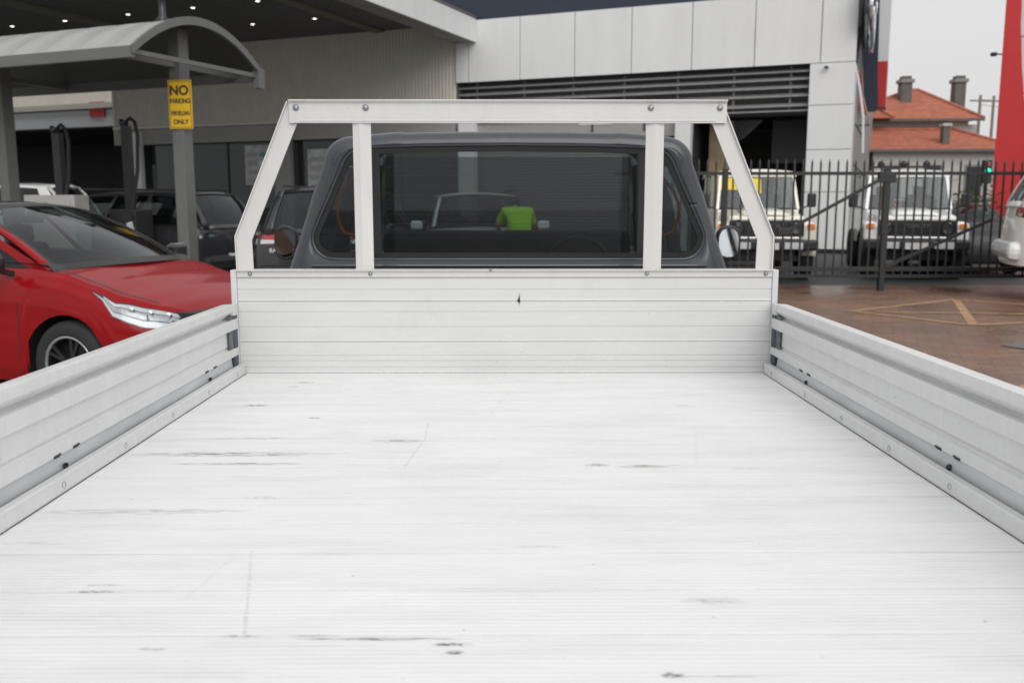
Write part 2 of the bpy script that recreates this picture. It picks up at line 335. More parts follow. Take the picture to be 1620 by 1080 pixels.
def strip(a, b, wd, z, name, m):
    a = Vector((*a, z)); b = Vector((*b, z)); d = (b - a).normalized(); s_ = Vector((-d.y, d.x, 0)) * wd / 2
    o = MB().add([a - s_, b - s_, b + s_, a + s_], [(0, 1, 2, 3)]).build(name, m); return o
lines = [((4.617, 12.222), (6.803, 13.728)), ((6.86, 13.66), (8.4, 11.9)), ((6.75, 13.6), (5.579, 10.786)), ((4.99, 12.111), (8.2, 11.7)), ((4.70, 12.149), (5.52, 10.83)), ((5.64, 10.80), (7.1, 11.16)), ((3.5, 6.6), (6.2, 8.6))]
for i, (a, b) in enumerate(lines): tag(strip(a, b, .11, .008 + .0006 * i, 'painted_line', M_paintline), kind='structure')
d0 = empty('drain_grate', (5.33, 9.06, 0), .4, label='small dark square drain grate set into the brown brick paving', cat='drain')
MB().bb(-.22, .22, -.22, .22, .008, .014).build('frame', M_chim, d0)
for k in range(7): MB().bb(-.18 + .06 * k - .014, -.18 + .06 * k + .014, -.19, .19, .014, .02).build('bar', M_renderd, d0)

# ================================================================== PICKUP TRUCK
truck = empty('pickup_truck', (0, 0, 0), 0, label='dark grey pickup truck with white aluminium flat tray and open ladder rack', cat='pickup truck')
ZF = .87; YH = 3.03; YT = .42
fl = MB().bb(-.86, .86, YT, YH - .01, ZF - .05, ZF - .012).build('tray_floor', T_side, truck)
PW = .1435
def plank_prof():
    n = 13; p = .01104; y = .0008; pts = [(0 + .0008, -.008), (.0008, -.002), (.0020, 0)]
    for k in range(n):
        c = (k + .5) * p
        pts += [(c - .0016, 0), (c - .0008, -.0004), (c + .0008, -.0004), (c + .0016, 0)]
    pts += [(PW - .0018, 0), (PW - .0008, -.0012), (PW - .0008, -.008)]
    return pts
pl0 = MB().ext([(a, b) for a, b in plank_prof()], 'X', -.868, .868).build('plank', T_floor, fl, fix=True)
k0 = int((YT - 1.135) / PW) ; nP = 0
for k in range(-5, 14):
    y = 1.135 + PW * k; o = pl0 if nP == 0 else inst(pl0, (0, 0, 0), fl, name='plank'); nP += 1
    o.location = (0, y, ZF + random.uniform(-.0003, .0003)); o.scale = (1, 1, 1)
    if y + PW > YH:
        o.scale.y = (YH - .002 - y) / PW
# headboard -----------------------------------------------------------------
hb = MB().bb(-.868, .868, YH + .006, YH + .03, ZF - .03, 1.19).build('headboard', T_head, truck)
def hplank(z0, z1, grooves, lip=.0014):
    d = .0022; pr = [(.006, z0 + .0006), (0 - lip, z0 + .0006), (-lip, z0 + .004), (0, z0 + .0065)]
    for gz in grooves: pr += [(0, gz - .0025), (d, gz - .0008), (d, gz + .0008), (0, gz + .0025)]
    pr += [(0, z1 - .0045), (.002, z1 - .0008), (.006, z1 - .0008)]
    return MB().ext([(YH + a, b) for a, b in pr], 'X', -.885, .885).build('plank', T_head, hb, fix=True)
hplank(1.112, 1.192, [1.150]); hplank(.977, 1.112, [1.026, 1.076]); hplank(.8705, .977, [.889, .911, .929])
for s in (-1, 1):
    MB().bb(s * .886, s * .905, YH - .006, YH + .04, ZF - .05, 1.2155).build('end_channel', T_head, hb, bevel=.002)
tr = MB().ext([(YH - .006, 1.192), (YH - .006, 1.212), (YH - .016, 1.213), (YH - .016, 1.2165), (YH + .045, 1.2165), (YH + .045, 1.192)], 'X', -.884, .884).build('top_rail', T_rack, hb, fix=True, bevel=.001)
def bolt(x, y, z, r, parent, axis='Y', m=None):
    b = MB(); h = [(0, -.006), (r * .8, -.006), (r, -.0045), (r, 0)]
    b.lathe(h, (0, 0, 0), 'Y', 6); b.lathe([(r * 1.25, -.0008), (r * 1.25, .001)], (0, 0, 0), 'Y', 14); b.lathe([(0, -.0009), (r * 1.25, -.0008)], (0, 0, 0), 'Y', 14)
    o = b.build('bolt', m or M_bolt, parent); o.location = (x, y, z)
    if axis == 'X': o.rotation_euler = (0, 0, R(90))
    if axis == '-X': o.rotation_euler = (0, 0, R(-90))
    return o
for x, z in ((-.84, 1.203), (-.444, 1.203), (.468, 1.203), (.862, 1.203)): bolt(x, YH - .006, z, .0058, hb)
bolt(-.048, YH - .016, 1.2165, .004, hb)
# old chipped weld mark in the middle of the headboard
mk = MB()
for (x, z0, z1, wv) in ((.047, 1.098, 1.14, .0022), (.046, 1.105, 1.125, .004), (.045, 1.11, 1.117, .0075)):
    mk.add([(x, YH - .0042, z0), (x + wv, YH - .0042, (z0 + z1) / 2 - .003), (x, YH - .0042, z1), (x - wv, YH - .0042, (z0 + z1) / 2 + .002)], [(0, 1, 2, 3)])
mk.build('chipped_mark', mat('bare_scar', (.10, .10, .085), .8, var=.5, scale=200), hb, solid=.0006)
# ladder rack ---------------------------------------------------------------
rack = empty('ladder_rack', (0, YH + .012, 0)); rack.parent = truck
def lpost(s):
    # vertical then leaning inward; U-channel with a front lip
    P = [(.886 * s, 1.2165), (.888 * s, 1.325), (.703 * s, 1.757)]; wd = .054
    ip = [(P[0][0] - s * wd, P[0][1]), (P[1][0] - s * wd, P[1][1] - .012), (P[2][0] - s * wd * 1.02, P[2][1] - .012 - .0)]
    pr = [P[0], P[1], P[2], ip[2], ip[1], ip[0]]
    mb = MB().ext([(x, z) for x, z in pr], 'Y', -.002, .004)
    mb.ext([P[0], P[1], P[2], (P[2][0] - s * .004, P[2][1]), (P[1][0] - s * .004, P[1][1]), (P[0][0] - s * .004, P[0][1])], 'Y', -.012, .034)
    return mb
for s in (-1, 1):
    lpost(s).build('side_post', T_rack, rack, fix=True, bevel=.001)
# top bar: channel with a turned lip
tb = MB(); tb.ext([(-.014, 1.688), (-.014, 1.750), (-.026, 1.757), (-.026, 1.761), (.034, 1.761), (.034, 1.757), (-.008, 1.755), (-.008, 1.688)], 'X', -.694, .716)
tb.build('top_bar', T_rack, rack, fix=True, bevel=.0012)
MB().ext([(-.0142, 1.692), (-.016, 1.694), (-.016, 1.698), (-.0142, 1.70)], 'X', -.66, .68).build('edge_rib', T_rack, rack, fix=True)
for s, x in ((-1, -.4635), (1, .487)):
    # an angle section seen from inside its corner: one flange faces us, one is swung back
    mb = MB()
    a0, a1, am = (x - .0295, x + .0295, x + (-.006 if s < 0 else .001))
    mb.ext([(a0, -.004), (am, -.010), (a1, -.003), (a1, .002), (am, -.005), (a0, .001)] if s < 0 else [(a0, -.003), (am, -.010), (a1, -.004), (a1, .001), (am, -.005), (a0, .002)], 'Z', 1.2165, 1.6885)
    mb.build('upright', T_rack, rack, fix=True, bevel=.0008)
wbm = MB()
for xw in (-.493, -.434, .457, .516):
    wbm.tube([(xw, -.006 + .0015 * (k % 2), 1.2185 + 0 * k) for k in range(2)], .002, 5)
for (xa, xb_) in ((-.492, -.436), (.458, .515)):
    wbm.tube([(lerp(xa, xb_, k / 14), -.0075 + .0008 * (k % 2), 1.2178 + .0006 * (k % 3)) for k in range(15)], .0022, 6)
    wbm.tube([(lerp(xa, xb_, k / 14), -.0075 + .0008 * (k % 2), 1.6872 + .0006 * (k % 3)) for k in range(15)], .0022, 6)
wbm.build('weld_beads', T_rack, rack)['kind'] = 'stuff'
for x in (-.672, -.448, .47, .693): b_ = bolt(x, -.014, 1.736, .0088, rack)
# floor-side coaming, dropsides ----------------------------------------------
slots = {1: [(2.697, .0), (2.628, .0), (1.816, .0), (1.739, .0)], -1: [(2.687, 0), (2.765, 0), (1.847, 0), (1.766, 0)]}
tubes = {1: [2.669, 1.781], -1: [2.73, 1.807]}
scr = {1: [2.93, 2.589, 2.298, 2.003, 1.719, 1.42, 1.13], -1: [2.923, 2.635, 2.341, 2.04, 1.743, 1.45, 1.15]}
for s in (-1, 1):
    co = MB().ext([(s * .866, ZF - .04), (s * .866, ZF + .033), (s * .868, ZF + .035), (s * .884, ZF + .035), (s * .884, ZF - .04)], 'Y', YT, YH - .016).build('coaming', T_side, truck, fix=True)
    MB().bb(s * .8645, s * .8655, YT, YH - .016, ZF + .0002, ZF + .0016).build('sealant_line', M_mark, co)
    for y in scr[s]:
        bo = bolt(s * .866, y, ZF + .016, .0052, co, '-X' if s > 0 else 'X')
        bo.rotation_euler = (0, 0, R(90) if s > 0 else R(-90))
    x0 = .888; Z = lambda h: ZF + h
    pr = [(.034, .236), (.010, .2375), (.001, .236), (0, .233), (0, .214), (.004, .208), (.013, .199), (.021, .192), (.021, .1885), (0, .1875), (0, .153), (.006, .1515),
          (.009, .150), (.009, .104), (.013, .0965), (.009, .093), (0, .0915), (0, .066), (.002, .0640), (.012, .0640), (.012, .0622), (.030, .060), (.034, .062)]
    ds = MB().ext([(s * (x0 + a), Z(h)) for a, h in pr], 'Y', YT, YH - .05)
    ds = ds.build('dropside', T_side, truck, fix=True)
    # hollow lower rail and its hinge tube
    MB().ext([(s * (x0 + a), Z(h)) for a, h in [(.0105, .0625), (.010, .056), (.0095, .044), (.0075, .034), (.008, .026), (.030, .026), (.030, .0615)]], 'Y', YT, YH - .055, True).build('hinge_tube', M_galv, ds, fix=True)
    
    # dark end post that shows between the ribs
    ep = MB().bb(s * (x0 - .001), s * (x0 + .03), YH - .048, YH - .012, Z(.03), Z(.226)).build('end_post', mat('blue_grey_steel', (.07, .085, .105), .45, .4), truck, bevel=.002)
    for h0, h1 in ((.2, .236), (.1535, .1875), (.067, .0915)):
        MB().bb(s * (x0 - .0025), s * (x0 + .010), YH - .05, YH - .014, Z(h0), Z(h1)).build('rib_end', T_side, ds)
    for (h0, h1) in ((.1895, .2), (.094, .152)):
        q = MB().bb(s * (x0 + .002), s * (x0 + .004), YH - .10, YH - .0505, Z(h0), Z(h1)).build('dark_edge', mat('mottled_dark_grey', (.13, .14, .15), .6, var=.5, scale=60), ds)  # thin mottled dark grey plate across the recess near its end
    for (y, dh) in slots[s]:
        MB().box((s * (x0 - .0008), y, Z(.0665)), (.003, .020, .005)).build('hinge_slot', M_mark, ds)
        MB().box((s * (x0 - .0012), y + .013, Z(.068)), (.003, .005, .003)).build('hinge_slot', M_mark, ds)
    for y in tubes[s]: MB().lathe([(0, -.002), (.006, -.002), (.007, 0), (.007, .003)], (0, 0, 0), 'X', 12).build('hinge_pin', M_rim, ds).location = (s * (x0 + .004), y, Z(.036))
    # outer skin of the tray frame
    MB().bb(s * .884, s * .92, YT, YH + .03, ZF - .12, ZF - .045).build('side_rail', T_side, truck)
# chassis and wheels under the tray ------------------------------------------
for s in (-1, 1): MB().bb(s * .38, s * .46, -.1 + .6, 6.4, .5, .62).build('chassis_rail', M_black, truck)
for k in range(6): MB().bb(-.86, .86, .6 + k * .45, .66 + k * .45, .64, .815).build('cross_member', M_galv, truck)
def wheel(name, parent, loc, rz=0, r=.36, wd=.24, rimr=.22, spokes=6, mrim=None, lip=None, double=True, detail=True):
    """axis along local Y, outer face to -Y"""
    t = MB(); h = wd / 2
    t.lathe([(rimr, -h * .92), (rimr + .012, -h), (r - .05, -h * 1.02), (r - .015, -h * .85), (r, -h * .55), (r, h * .55), (r - .015, h * .85), (r - .05, h), (rimr, h * .92)], (0, 0, 0), 'Y', 40)
    w_ = t.build('wheel', M_rubber, parent); w_.name = 'wheel'
    # tyre is the wheel's own mesh; rim pieces below
    w_.location = loc; w_.rotation_euler = (0, 0, rz)
    m1 = mrim or M_rim; lp = MB().lathe([(rimr - .014, -h * .80), (rimr - .010, -h * .93), (rimr + .004, -h * .97), (rimr + .006, -h * .88)], (0, 0, 0), 'Y', 40)
    lp.build('rim_lip', lip or m1, w_)
    b = MB(); b.lathe([(rimr - .012, -h * .85), (rimr - .02, h * .3), (rimr * .9, h * .6)], (0, 0, 0), 'Y', 32); b.lathe([(0, -h * .0), (rimr * .96, -h * .0 + .01)], (0, 0, 0), 'Y', 24)
    b.build('barrel', M_black, w_)
    if detail:
        b = MB()
        for k in range(spokes):
            a = 2 * math.pi * k / spokes
            for da in ((-.16, .16) if double else (0,)):
                ca, sa = math.cos(a), math.sin(a); cb, sb = math.cos(a + da), math.sin(a + da)
                b.beam((ca * .045, -h * .62, sa * .045), (cb * (rimr - .015), -h * .80, sb * (rimr - .015)), .024, .022, (0, 1, 0))
        b.lathe([(0, -h * .72), (.03, -h * .72), (.045, -h * .66), (.062, -h * .55), (.062, -h * .2)], (0, 0, 0), 'Y', 20)
        b.build('rim', m1, w_, fix=True)
        b = MB()
        for k in range(5): b.lathe([(0, -h * .70), (.008, -h * .70), (.008, -h * .5)], (.038 * math.cos(k * 1.257), 0, .038 * math.sin(k * 1.257)), 'Y', 6)
        b.build('wheel_nut', M_bolt, w_)
    return w_
for s in (-1, 1):
    wheel('wheel', truck, (s * .76, 1.9, .37), R(90) if s > 0 else R(-90), .37, .25, .21)
    wheel('wheel', truck, (s * .78, 5.1, .37), R(90) if s > 0 else R(-90), .37, .25, .21)
# cab -------------------------------------------------------------------------
YC = 3.33
def cab_sec(k, dz=0, n=9):
    """right half outline of the cab in section, from the waist up to the roof centre"""
    pts = [(.80, .60), (.83, .85), (.822, 1.10), (.806, 1.19), (.765, 1.30), (.712, 1.46), (.668, 1.575)]
    for i in range(1, n):     # rounded cant rail
        a = (math.pi / 2) * i / n
        pts.append((.668 - .105 * (1 - math.cos(a)) - .0, 1.575 + .096 * math.sin(a)))
    pts += [(.48, 1.679), (.40, 1.686), (.365, 1.6835), (.2, 1.687), (0, 1.688)]
    return [(x + k * .012, z + dz) for x, z in pts]
def full(sec): return [(x, z) for x, z in sec] + [(-x, z) for x, z in reversed(sec[:-1])]
def inset(sec, d):
    c = (0, 1.2); out = []
    for i, (x, z) in enumerate(sec):
        a = sec[max(0, i - 1)]; b = sec[min(len(sec) - 1, i + 1)]; tx, tz = b[0] - a[0], b[1] - a[1]; l_ = math.hypot(tx, tz) or 1
        out.append((x - tz / l_ * d, z + tx / l_ * d) if False else (x + (-tz) / l_ * d, z + (tx) / l_ * d))
    return out
cabc = .012
secs = []
base = full(cab_sec(0))
rows = []
for (dy, d, dz) in ((0, .040, 0), (.006, .020, 0), (.020, .006, 0), (.045, 0, 0), (.16, -.004, .002), (.5, -.018, .010), (1.2, -.02, .018), (1.45, -.015, .010)):
    sec = inset(base, d)
    rows.append([(x + cabc, YC + dy, max(z + dz, .55)) for x, z in sec])
nb_ = len(base)
cab = MB()
# only keep side faces below the waist or above the windows beyond the C pillar
for i in range(len(rows) - 1):
    for j in range(nb_ - 1):
        quad = [rows[i][j], rows[i][j + 1], rows[i + 1][j + 1], rows[i + 1][j]]
        zc = sum(q[2] for q in quad) / 4; yc = sum(q[1] for q in quad) / 4 - YC
        if 1.19 < zc < 1.56 and yc > .3: continue
        cab.add(quad, [(0, 1, 2, 3)], True)
cabo = cab.build('cab', M_cab, truck, weld=True, solid=0)
# rear panel with the window opening
outer = [(x + cabc, z) for x, z in inset(base, .040)]
def winshape(d=0, n=14):
    """rear window outline, clockwise from lower right; d grows it"""
    C_ = [(.690, 1.252, .055), (.572, 1.617, .075)]; pts = []
    half = []
    # lower right corner
    ang = [(-90, 0 + 17)]
    cx, cz, r = .633, 1.307, .055
    for k in range(n + 1):
        a = R(-90 + (90 + 17) * k / n); half.append((cx + (r + d) * math.cos(a), cz + (r + d) * math.sin(a)))
    cx, cz, r = .506, 1.535, .075
    for k in range(n + 1):
        a = R(17 + (93 - 17) * k / n); half.append((cx + (r + d) * math.cos(a), cz + (r + d) * math.sin(a)))
    half += [(.3, 1.6175 + d), (0, 1.620 + d)]
    return [(x + cabc, z) for x, z in half] + [(-x + cabc, z) for x, z in reversed(half[:-1])]
win = winshape(.012)
def ringfill(A, B, ya, yb, nseg=480, smooth=True, cz=1.43):
    """strip between two closed outlines, resampled by angle about the window centre"""
    def samp(P, a):
        dx, dz = math.cos(a), math.sin(a); best = None
        for i in range(len(P)):
            x1, z1 = P[i][0] - cabc, P[i][1] - cz; x2, z2 = P[(i + 1) % len(P)][0] - cabc, P[(i + 1) % len(P)][1] - cz
            den = dx * (z2 - z1) - dz * (x2 - x1)
            if abs(den) < 1e-9: continue
            t_ = (x1 * (z2 - z1) - z1 * (x2 - x1)) / den; u = (x1 * dz - z1 * dx) / den
            if t_ > 0 and -1e-6 <= u <= 1 + 1e-6 and (best is None or t_ > best): best = t_
        return (cabc + dx * best, cz + dz * best)
    ra = [(*samp(A, 2 * math.pi * k / nseg),) for k in range(nseg + 1)]; rb = [(*samp(B, 2 * math.pi * k / nseg),) for k in range(nseg + 1)]
    return [[(x, ya, z) for x, z in ra], [(x, yb, z) for x, z in rb]]
rp = MB(); 
g1 = ringfill(outer, [(x, z) for x, z in win], YC, YC + .004)
# pressed step in the panel round the window
mid = [(x, z) for x, z in winshape(.024)]
ga = ringfill(outer, mid, YC, YC + .001); gb = ringfill(mid, win, YC + .001, YC + .010)
rp.grid(ga, True); rp.grid(gb, True)
rpo = rp.build('rear_panel', M_cab, truck, fix=True, solid=.002)
# crease under the window
MB().ext([(YC - .004, 1.214), (YC - .006, 1.209), (YC - .001, 1.200), (YC + .001, 1.214)], 'X', -.70, .73).build('pressed_crease', M_cab, rpo, fix=True)
seal = MB().grid(ringfill(winshape(.013), winshape(-.004), YC + .006, YC + .006), False).build('window_seal', M_rubber, truck, solid=.006)
wpoly = winshape(0)
def clip(P, x0, x1):
    def cl_(P, f, xv):
        o = []
        for i in range(len(P)):
            a, b = P[i], P[(i + 1) % len(P)]; ia, ib = f(a[0]), f(b[0])
            if ia: o.append(a)
            if ia != ib: t_ = (xv - a[0]) / (b[0] - a[0]); o.append((xv, a[1] + t_ * (b[1] - a[1])))
        return o
    return cl_(cl_(P, lambda v: v >= x0, x0), lambda v: v <= x1, x1)
for (a, b) in ((-1, -.476), (-.448, .478), (.506, 1)):
    Pw = clip(wpoly, a, b); MB().add([(x, YC + .012, z) for x, z in Pw], [tuple(range(len(Pw)))]).build('rear_window', M_dglass, truck)
for x in (-.462, .492):
    Pw = clip(wpoly, x - .014, x + .014); MB().ext(Pw, 'Y', YC + .004, YC + .016).build('window_divider', M_black, truck, fix=True)
# fine heater wires
hw_ = MB()
for k in range(7): hw_.bb(-.44, .47, YC + .0135, YC + .0140, 1.36 + k * .034, 1.3606 + k * .034)
hw_.build('heater_wires', mat('heater_wire', (.25, .16, .10), .5), truck)
# interior ---------------------------------------------------------------------
def seat(parent, x, y, rz=0, m=M_seat, sc_=1.):
    e = MB().box((0, .10, 0), (.50, .50, .14)).build('seat', m, parent, bevel=.05); e.location = (x, y, .78 * sc_ if sc_ != 1 else .78); e.rotation_euler = (0, 0, rz)
    MB().box((0, -.19, .30), (.48, .12, .58), rx=R(12)).build('backrest', m, e, bevel=.05)
    MB().box((0, -.27, .66), (.24, .09, .16), rx=R(8)).build('headrest', m, e, bevel=.035)
    return e
for sx_ in (-.38, .41): seat(truck, sx_, 4.55).location.z = .42
MB().bb(-.7, .72, 5.25, 5.6, .95, 1.275).build('dashboard', M_seat, truck, bevel=.04)
MB().bb(-.74, .76, YC + .06, 5.6, .62, .66).build('cab_floor', M_seat, truck)
MB().bb(-.72, .74, YC + .05, YC + .30, .66, 1.20).build('rear_bulkhead', M_seat, truck, bevel=.02)
stw = MB(); stw.lathe([(.185 + .014 * math.cos(a), .014 * math.sin(a)) for a in [R(45 * k) for k in range(9)]], (0, 0, 0), 'Y', 28)
stw.build('steering_wheel', M_black, truck).location = (.41, 5.15, 1.06)
for s in (-1, 1):
    bt = [(cabc + s * .58, YC + .18, 1.53), (cabc + s * .625, YC + .17, 1.48), (cabc + s * .645, YC + .16, 1.42), (cabc + s * .64, YC + .15, 1.37), (cabc + s * .62, YC + .15, 1.325), (cabc + s * .57, YC + .15, 1.31)]
    MB().tube([Vector(p) for p in bt], .007, 6).build('seat_belt', M_belt, truck)
    # pillars, side glass
    MB().beam((cabc + s * .80, YC + 1.05, 1.19), (cabc + s * .70, YC + 1.0, 1.60), .05, .09, (0, 1, 0)).build('door_pillar', M_cab, truck)
    MB().beam((cabc + s * .80, YC + 2.35, 1.17), (cabc + s * .66, YC + 1.5, 1.66), .05, .07, (0, 1, 0)).build('windscreen_pillar', M_cab, truck)
    MB().add([(cabc + s * .815, YC + .32, 1.19), (cabc + s * .815, YC + 2.3, 1.19), (cabc + s * .69, YC + 1.5, 1.60), (cabc + s * .69, YC + .30, 1.58)], [(0, 1, 2, 3)]).build('side_window', M_dglass, truck)
    MB().add([(cabc + s * .83, YC + 1.4, .6), (cabc + s * .85, YC + 3.2, .6), (cabc + s * .84, YC + 3.2, 1.10), (cabc + s * .82, YC + 1.4, 1.19)], [(0, 1, 2, 3)]).build('front_guard', M_cab, truck, solid=.01)
    # door mirror
    mi_ = empty('door_mirror', (cabc + s * 1.19, 4.95, 1.225)); mi_.parent = truck; mi_.scale = (.60, .8, .78)
    rr_ = MB(); n_ = 28
    def oval(sx, sz, y, e=2.6): return [(sx * abs(math.cos(a)) ** (2 / e) * (1 if math.cos(a) > 0 else -1), y, sz * abs(math.sin(a)) ** (2 / e) * (1 if math.sin(a) > 0 else -1)) for a in [2 * math.pi * k / n_ for k in range(n_ + 1)]]
    rr_.grid([oval(.088, .098, 0), oval(.10, .112, -.004), oval(.108, .12, .02), oval(.10, .112, .07), oval(.05, .06, .11), oval(.001, .001, .12)], True); rr_.build('housing', M_black, mi_, fix=True)
    MB().add([p for p in oval(.088, .098, .004)[:-1]], [tuple(range(n_))]).build('mirror_glass', mat('mirror_silver', (.8, .82, .84), .02, 1., .0), mi_).rotation_euler = (R(-3) if s > 0 else R(14), 0, R(-s * 12))
    MB().beam((-s * .05, .04, -.07), (-s * .40, .10, -.10), .04, .05).build('arm', M_black, mi_)
MB().add([(cabc - .78, YC + 2.33, 1.17), (cabc + .78, YC + 2.33, 1.17), (cabc + .64, YC + 1.48, 1.67), (cabc - .64, YC + 1.48, 1.67)], [(0, 1, 2, 3)]).build('windscreen', M_dglass, truck)
MB().grid([[(cabc + .82 * t, YC + y, z - .05 * t * t) for t in [(-1 + .2 * k) for k in range(11)]] for y, z in ((2.3, 1.17), (2.8, 1.13), (3.2, 1.05), (3.4, .9), (3.45, .6))]).build('bonnet', M_cab, truck, solid=.01)

# ================================================================== DEALERSHIP BUILDING
BO = (8.8, 27.25, 0); BR = R(-23)
bld = empty('dealership_building', BO, BR, label='white panelled dealership building with dark louvred bays and a deep forecourt canopy', cat='building')
XJ = [-11.31, -10.84, -9.0, -7.14, -5.29, -3.42, -1.573, .28, 1.25]
def panel(x0, x1, z0, z1, y=0, t=.06, g_=.012, name='facade_panel', m=M_panelw, parent=bld):
    return MB().bb(x0 + g_, x1 - g_, y - t, y, z0 + g_, z1 - g_).build(name, m, parent)
for a, b in zip(XJ, XJ[1:]): panel(a, b, 5.42, 7.41 if a < -.5 else 9.4, 0)
panel(-1.573, .28, 7.41, 9.4); 
MB().bb(-11.3, 1.2, 0, .35, 5.46, 7.38).build('fascia_core', M_joint, bld)
for z0, z1 in zip((.12, 1.78, 2.99, 4.25), (1.78, 2.99, 4.25, 5.42)): panel(0, 1.25, z0, z1)
MB().bb(.02, 1.23, .0, 1.2, 0.05, 5.44).build('pier_core', M_panelw, bld)
MB().bb(-.02, 1.27, -.09, .2, 0, .12).build('pier_plinth', M_black, bld)
MB().bb(-14, 1.8, .36, .8, 7.42, 10.5).build('upper_wall', M_navy, bld)
# louvres
for z in (5.25, 5.03, 4.80, 4.56, 4.28):
    MB().ext([(.12, z - .02), (.12, z + .025), (.30, z + .10), (.30, z + .075)], 'X', -11.3, -.01).build('louvre_blade', M_louv, bld)
for x in (-.55, -2.2, -3.9, -5.6, -7.3, -9.0, -10.7): MB().bb(x - .03, x + .03, .31, .37, 4.2, 5.42).build('louvre_bracket', M_louv, bld)
MB().bb(-11.3, 0, .75, .8, 4.15, 5.45).build('plenum_wall', M_intw, bld); MB().bb(-11.4, -11.3, .06, 1.5, 0, 5.45).build('plenum_end', M_intw, bld); MB().bb(-11.4, 0, .352, 1.5, 5.46, 5.55).build('plenum_roof', M_joint, bld)
MB().bb(-11.3, 0, .12, 1.5, 4.12, 4.16).build('head_beam', M_louv, bld)
# workshop bays beneath
rd = MB(); z = 0.0
k = 0
while z < 3.55:
    rdp = [(.5, z), (.47, z + .01), (.46, z + .05), (.47, z + .09), (.5, z + .10)]
    rd.ext([(y, zz) for y, zz in rdp], 'X', -11.2, -4.0, False, False); z += .10
rd.build('roller_door', M_shut, bld)
MB().bb(-11.3, -3.4, .2, .44, 3.52, 4.12).build('door_lintel', M_pelmet, bld)
for a, b in ((-11.22, -10.65), (-3.86, -3.38)): MB().bb(a, b, -.12, .2, 0, 4.12).build('bay_column', M_panelw, bld)
MB().bb(-7.05, -5.95, .18, .24, 3.93, 4.0).build('tube_light', M_trim, bld)
for x in (-6.6, -4.9): MB().bb(x - .02, x + .02, .16, .2, 3.7, 3.95).build('light_bracket', M_black, bld)
MB().bb(-3.4, 0, 7.0, 7.1, 0, 4.12).build('bay_back_wall', M_intw, bld)
MB().bb(-3.4, 0, 6.4, 7.0, 0, 1.1).build('work_bench', M_black, bld)
MB().bb(-1.35, -.02, 3.0, 3.1, 2.75, 4.12).build('hanging_door_panel', mat('dark_grey_sheet', (.13, .13, .13), .6), bld)
MB().bb(-3.45, -3.4, .4, 7, 0, 4.12).build('bay_side_wall', M_dark, bld)
MB().bb(-.02, .02, 1.2, 7, 0, 4.12).build('bay_side_wall', M_intw, bld)
MB().ext([(-2.75, 4.12), (-1.6, 4.12), (-2.2, 3.55), (-2.75, 3.3)], 'Y', 2.6, 2.8).build('ceiling_gusset', M_louv, bld, fix=True)
MB().bb(-3.4, 0, .4, 7.0, 4.13, 4.2).build('bay_ceiling', M_dark, bld)
cu = MB().ext([(-3.05, 1.9), (-3.05, 4.0), (-2.35, 4.0), (-2.28, 2.9), (-2.38, 2.1), (-2.6, 1.7)], 'Y', 1.2, 1.3).build('parked_digger_panel', M_tan, bld, fix=True, bevel=.02)
MB().tube([(-2.33, 1.18, 4.0), (-2.26, 1.18, 2.9), (-2.36, 1.18, 2.1), (-2.6, 1.18, 1.7)], .03, 6).build('panel_edge', mat('tan_edge', (.42, .34, .2), .6), bld)
cu.name = 'dusty_partition'
# corrugated wall (canopy back wall)
cw = MB(); pr = []; x = -26.4
while x < -11.4:
    pr += [(x, -.02), (x + .05, -.02), (x + .065, .02), (x + .115, .02)]; x += .13
pr.append((-11.35, .02)); cw.ext(pr, 'Z', 4.42, 7.32, False, False)
cw.build('corrugated_wall', M_corr, bld)
MB().bb(-26.42, -11.35, .05, .3, 3.7, 7.4).build('wall_core', M_dark, bld)
MB().bb(-26.5, -26.38, -.06, .3, 3.75, 7.3).build('corner_trim', M_trim, bld)
MB().bb(-26.4, -18.45, -.20, -.02, 4.33, 4.42).build('ledge_trim', M_trim, bld)
MB().bb(-17.95, -11.35, -.20, -.02, 4.33, 4.42).build('ledge_trim', M_trim, bld)
MB().bb(-26.4, -11.35, -.12, .04, 3.74, 4.31).build('pelmet', M_pelmet, bld)
for x in (-25.3, -18.25): MB().bb(x - .35, x + .35, -.32, -.125, 0, 4.22).build('canopy_column', M_panelw if x < -20 else M_post, bld)
# glazed showroom below
MB().bb(-26.3, -11.35, 1.9, 2.0, 0, 3.8).build('showroom_back_wall', M_intw, bld)
MB().bb(-26.3, -11.35, .0, 2.0, 0.0, .08).build('showroom_floor', M_dark, bld)
for a, b in zip([-24.9, -23.0, -21.0, -17.85, -15.7, -13.5], [-23.02, -21.02, -18.65, -15.72, -13.52, -11.4]):
    MB().add([(a, .1, .08), (b, .1, .08), (b, .1, 3.74), (a, .1, 3.74)], [(0, 1, 2, 3)]).build('window_pane', M_cglass, bld)
    MB().bb(b - .04, b + .02, .06, .14, .08, 3.74).build('mullion', M_black, bld)
# canopy
MB().bb(-40, -10.57 - .72, -16, 0, 7.32, 7.40).build('canopy_soffit', M_soffit, bld)
MB().bb(-40, -10.7, -16, 0.3, 7.41, 7.6).build('canopy_roof', M_joint, bld)
MB().bb(-10.57 - .72, -10.60, -16, -.08, 6.70, 6.73).build('canopy_beam_underside', mat('beam_underside', (.30, .30, .30), .6), bld)
MB().bb(-10.57 - .72, -10.57 - .70, -16, -.08, 6.73, 7.32).build('canopy_beam_inner', M_pelmet, bld)
y = -.08; ys = [-.08, -.6, -2.4, -4.2, -6.0, -7.8, -9.6, -11.4, -13.2, -15]
for a, b in zip(ys, ys[1:]): MB().bb(-10.60, -10.55, b + .012, a - .012, 6.69, 7.42).build('facade_panel', M_panelw, bld)
MB().bb(-10.64, -10.61, -15, -.08, 6.72, 7.40).build('canopy_beam_core', M_joint, bld)
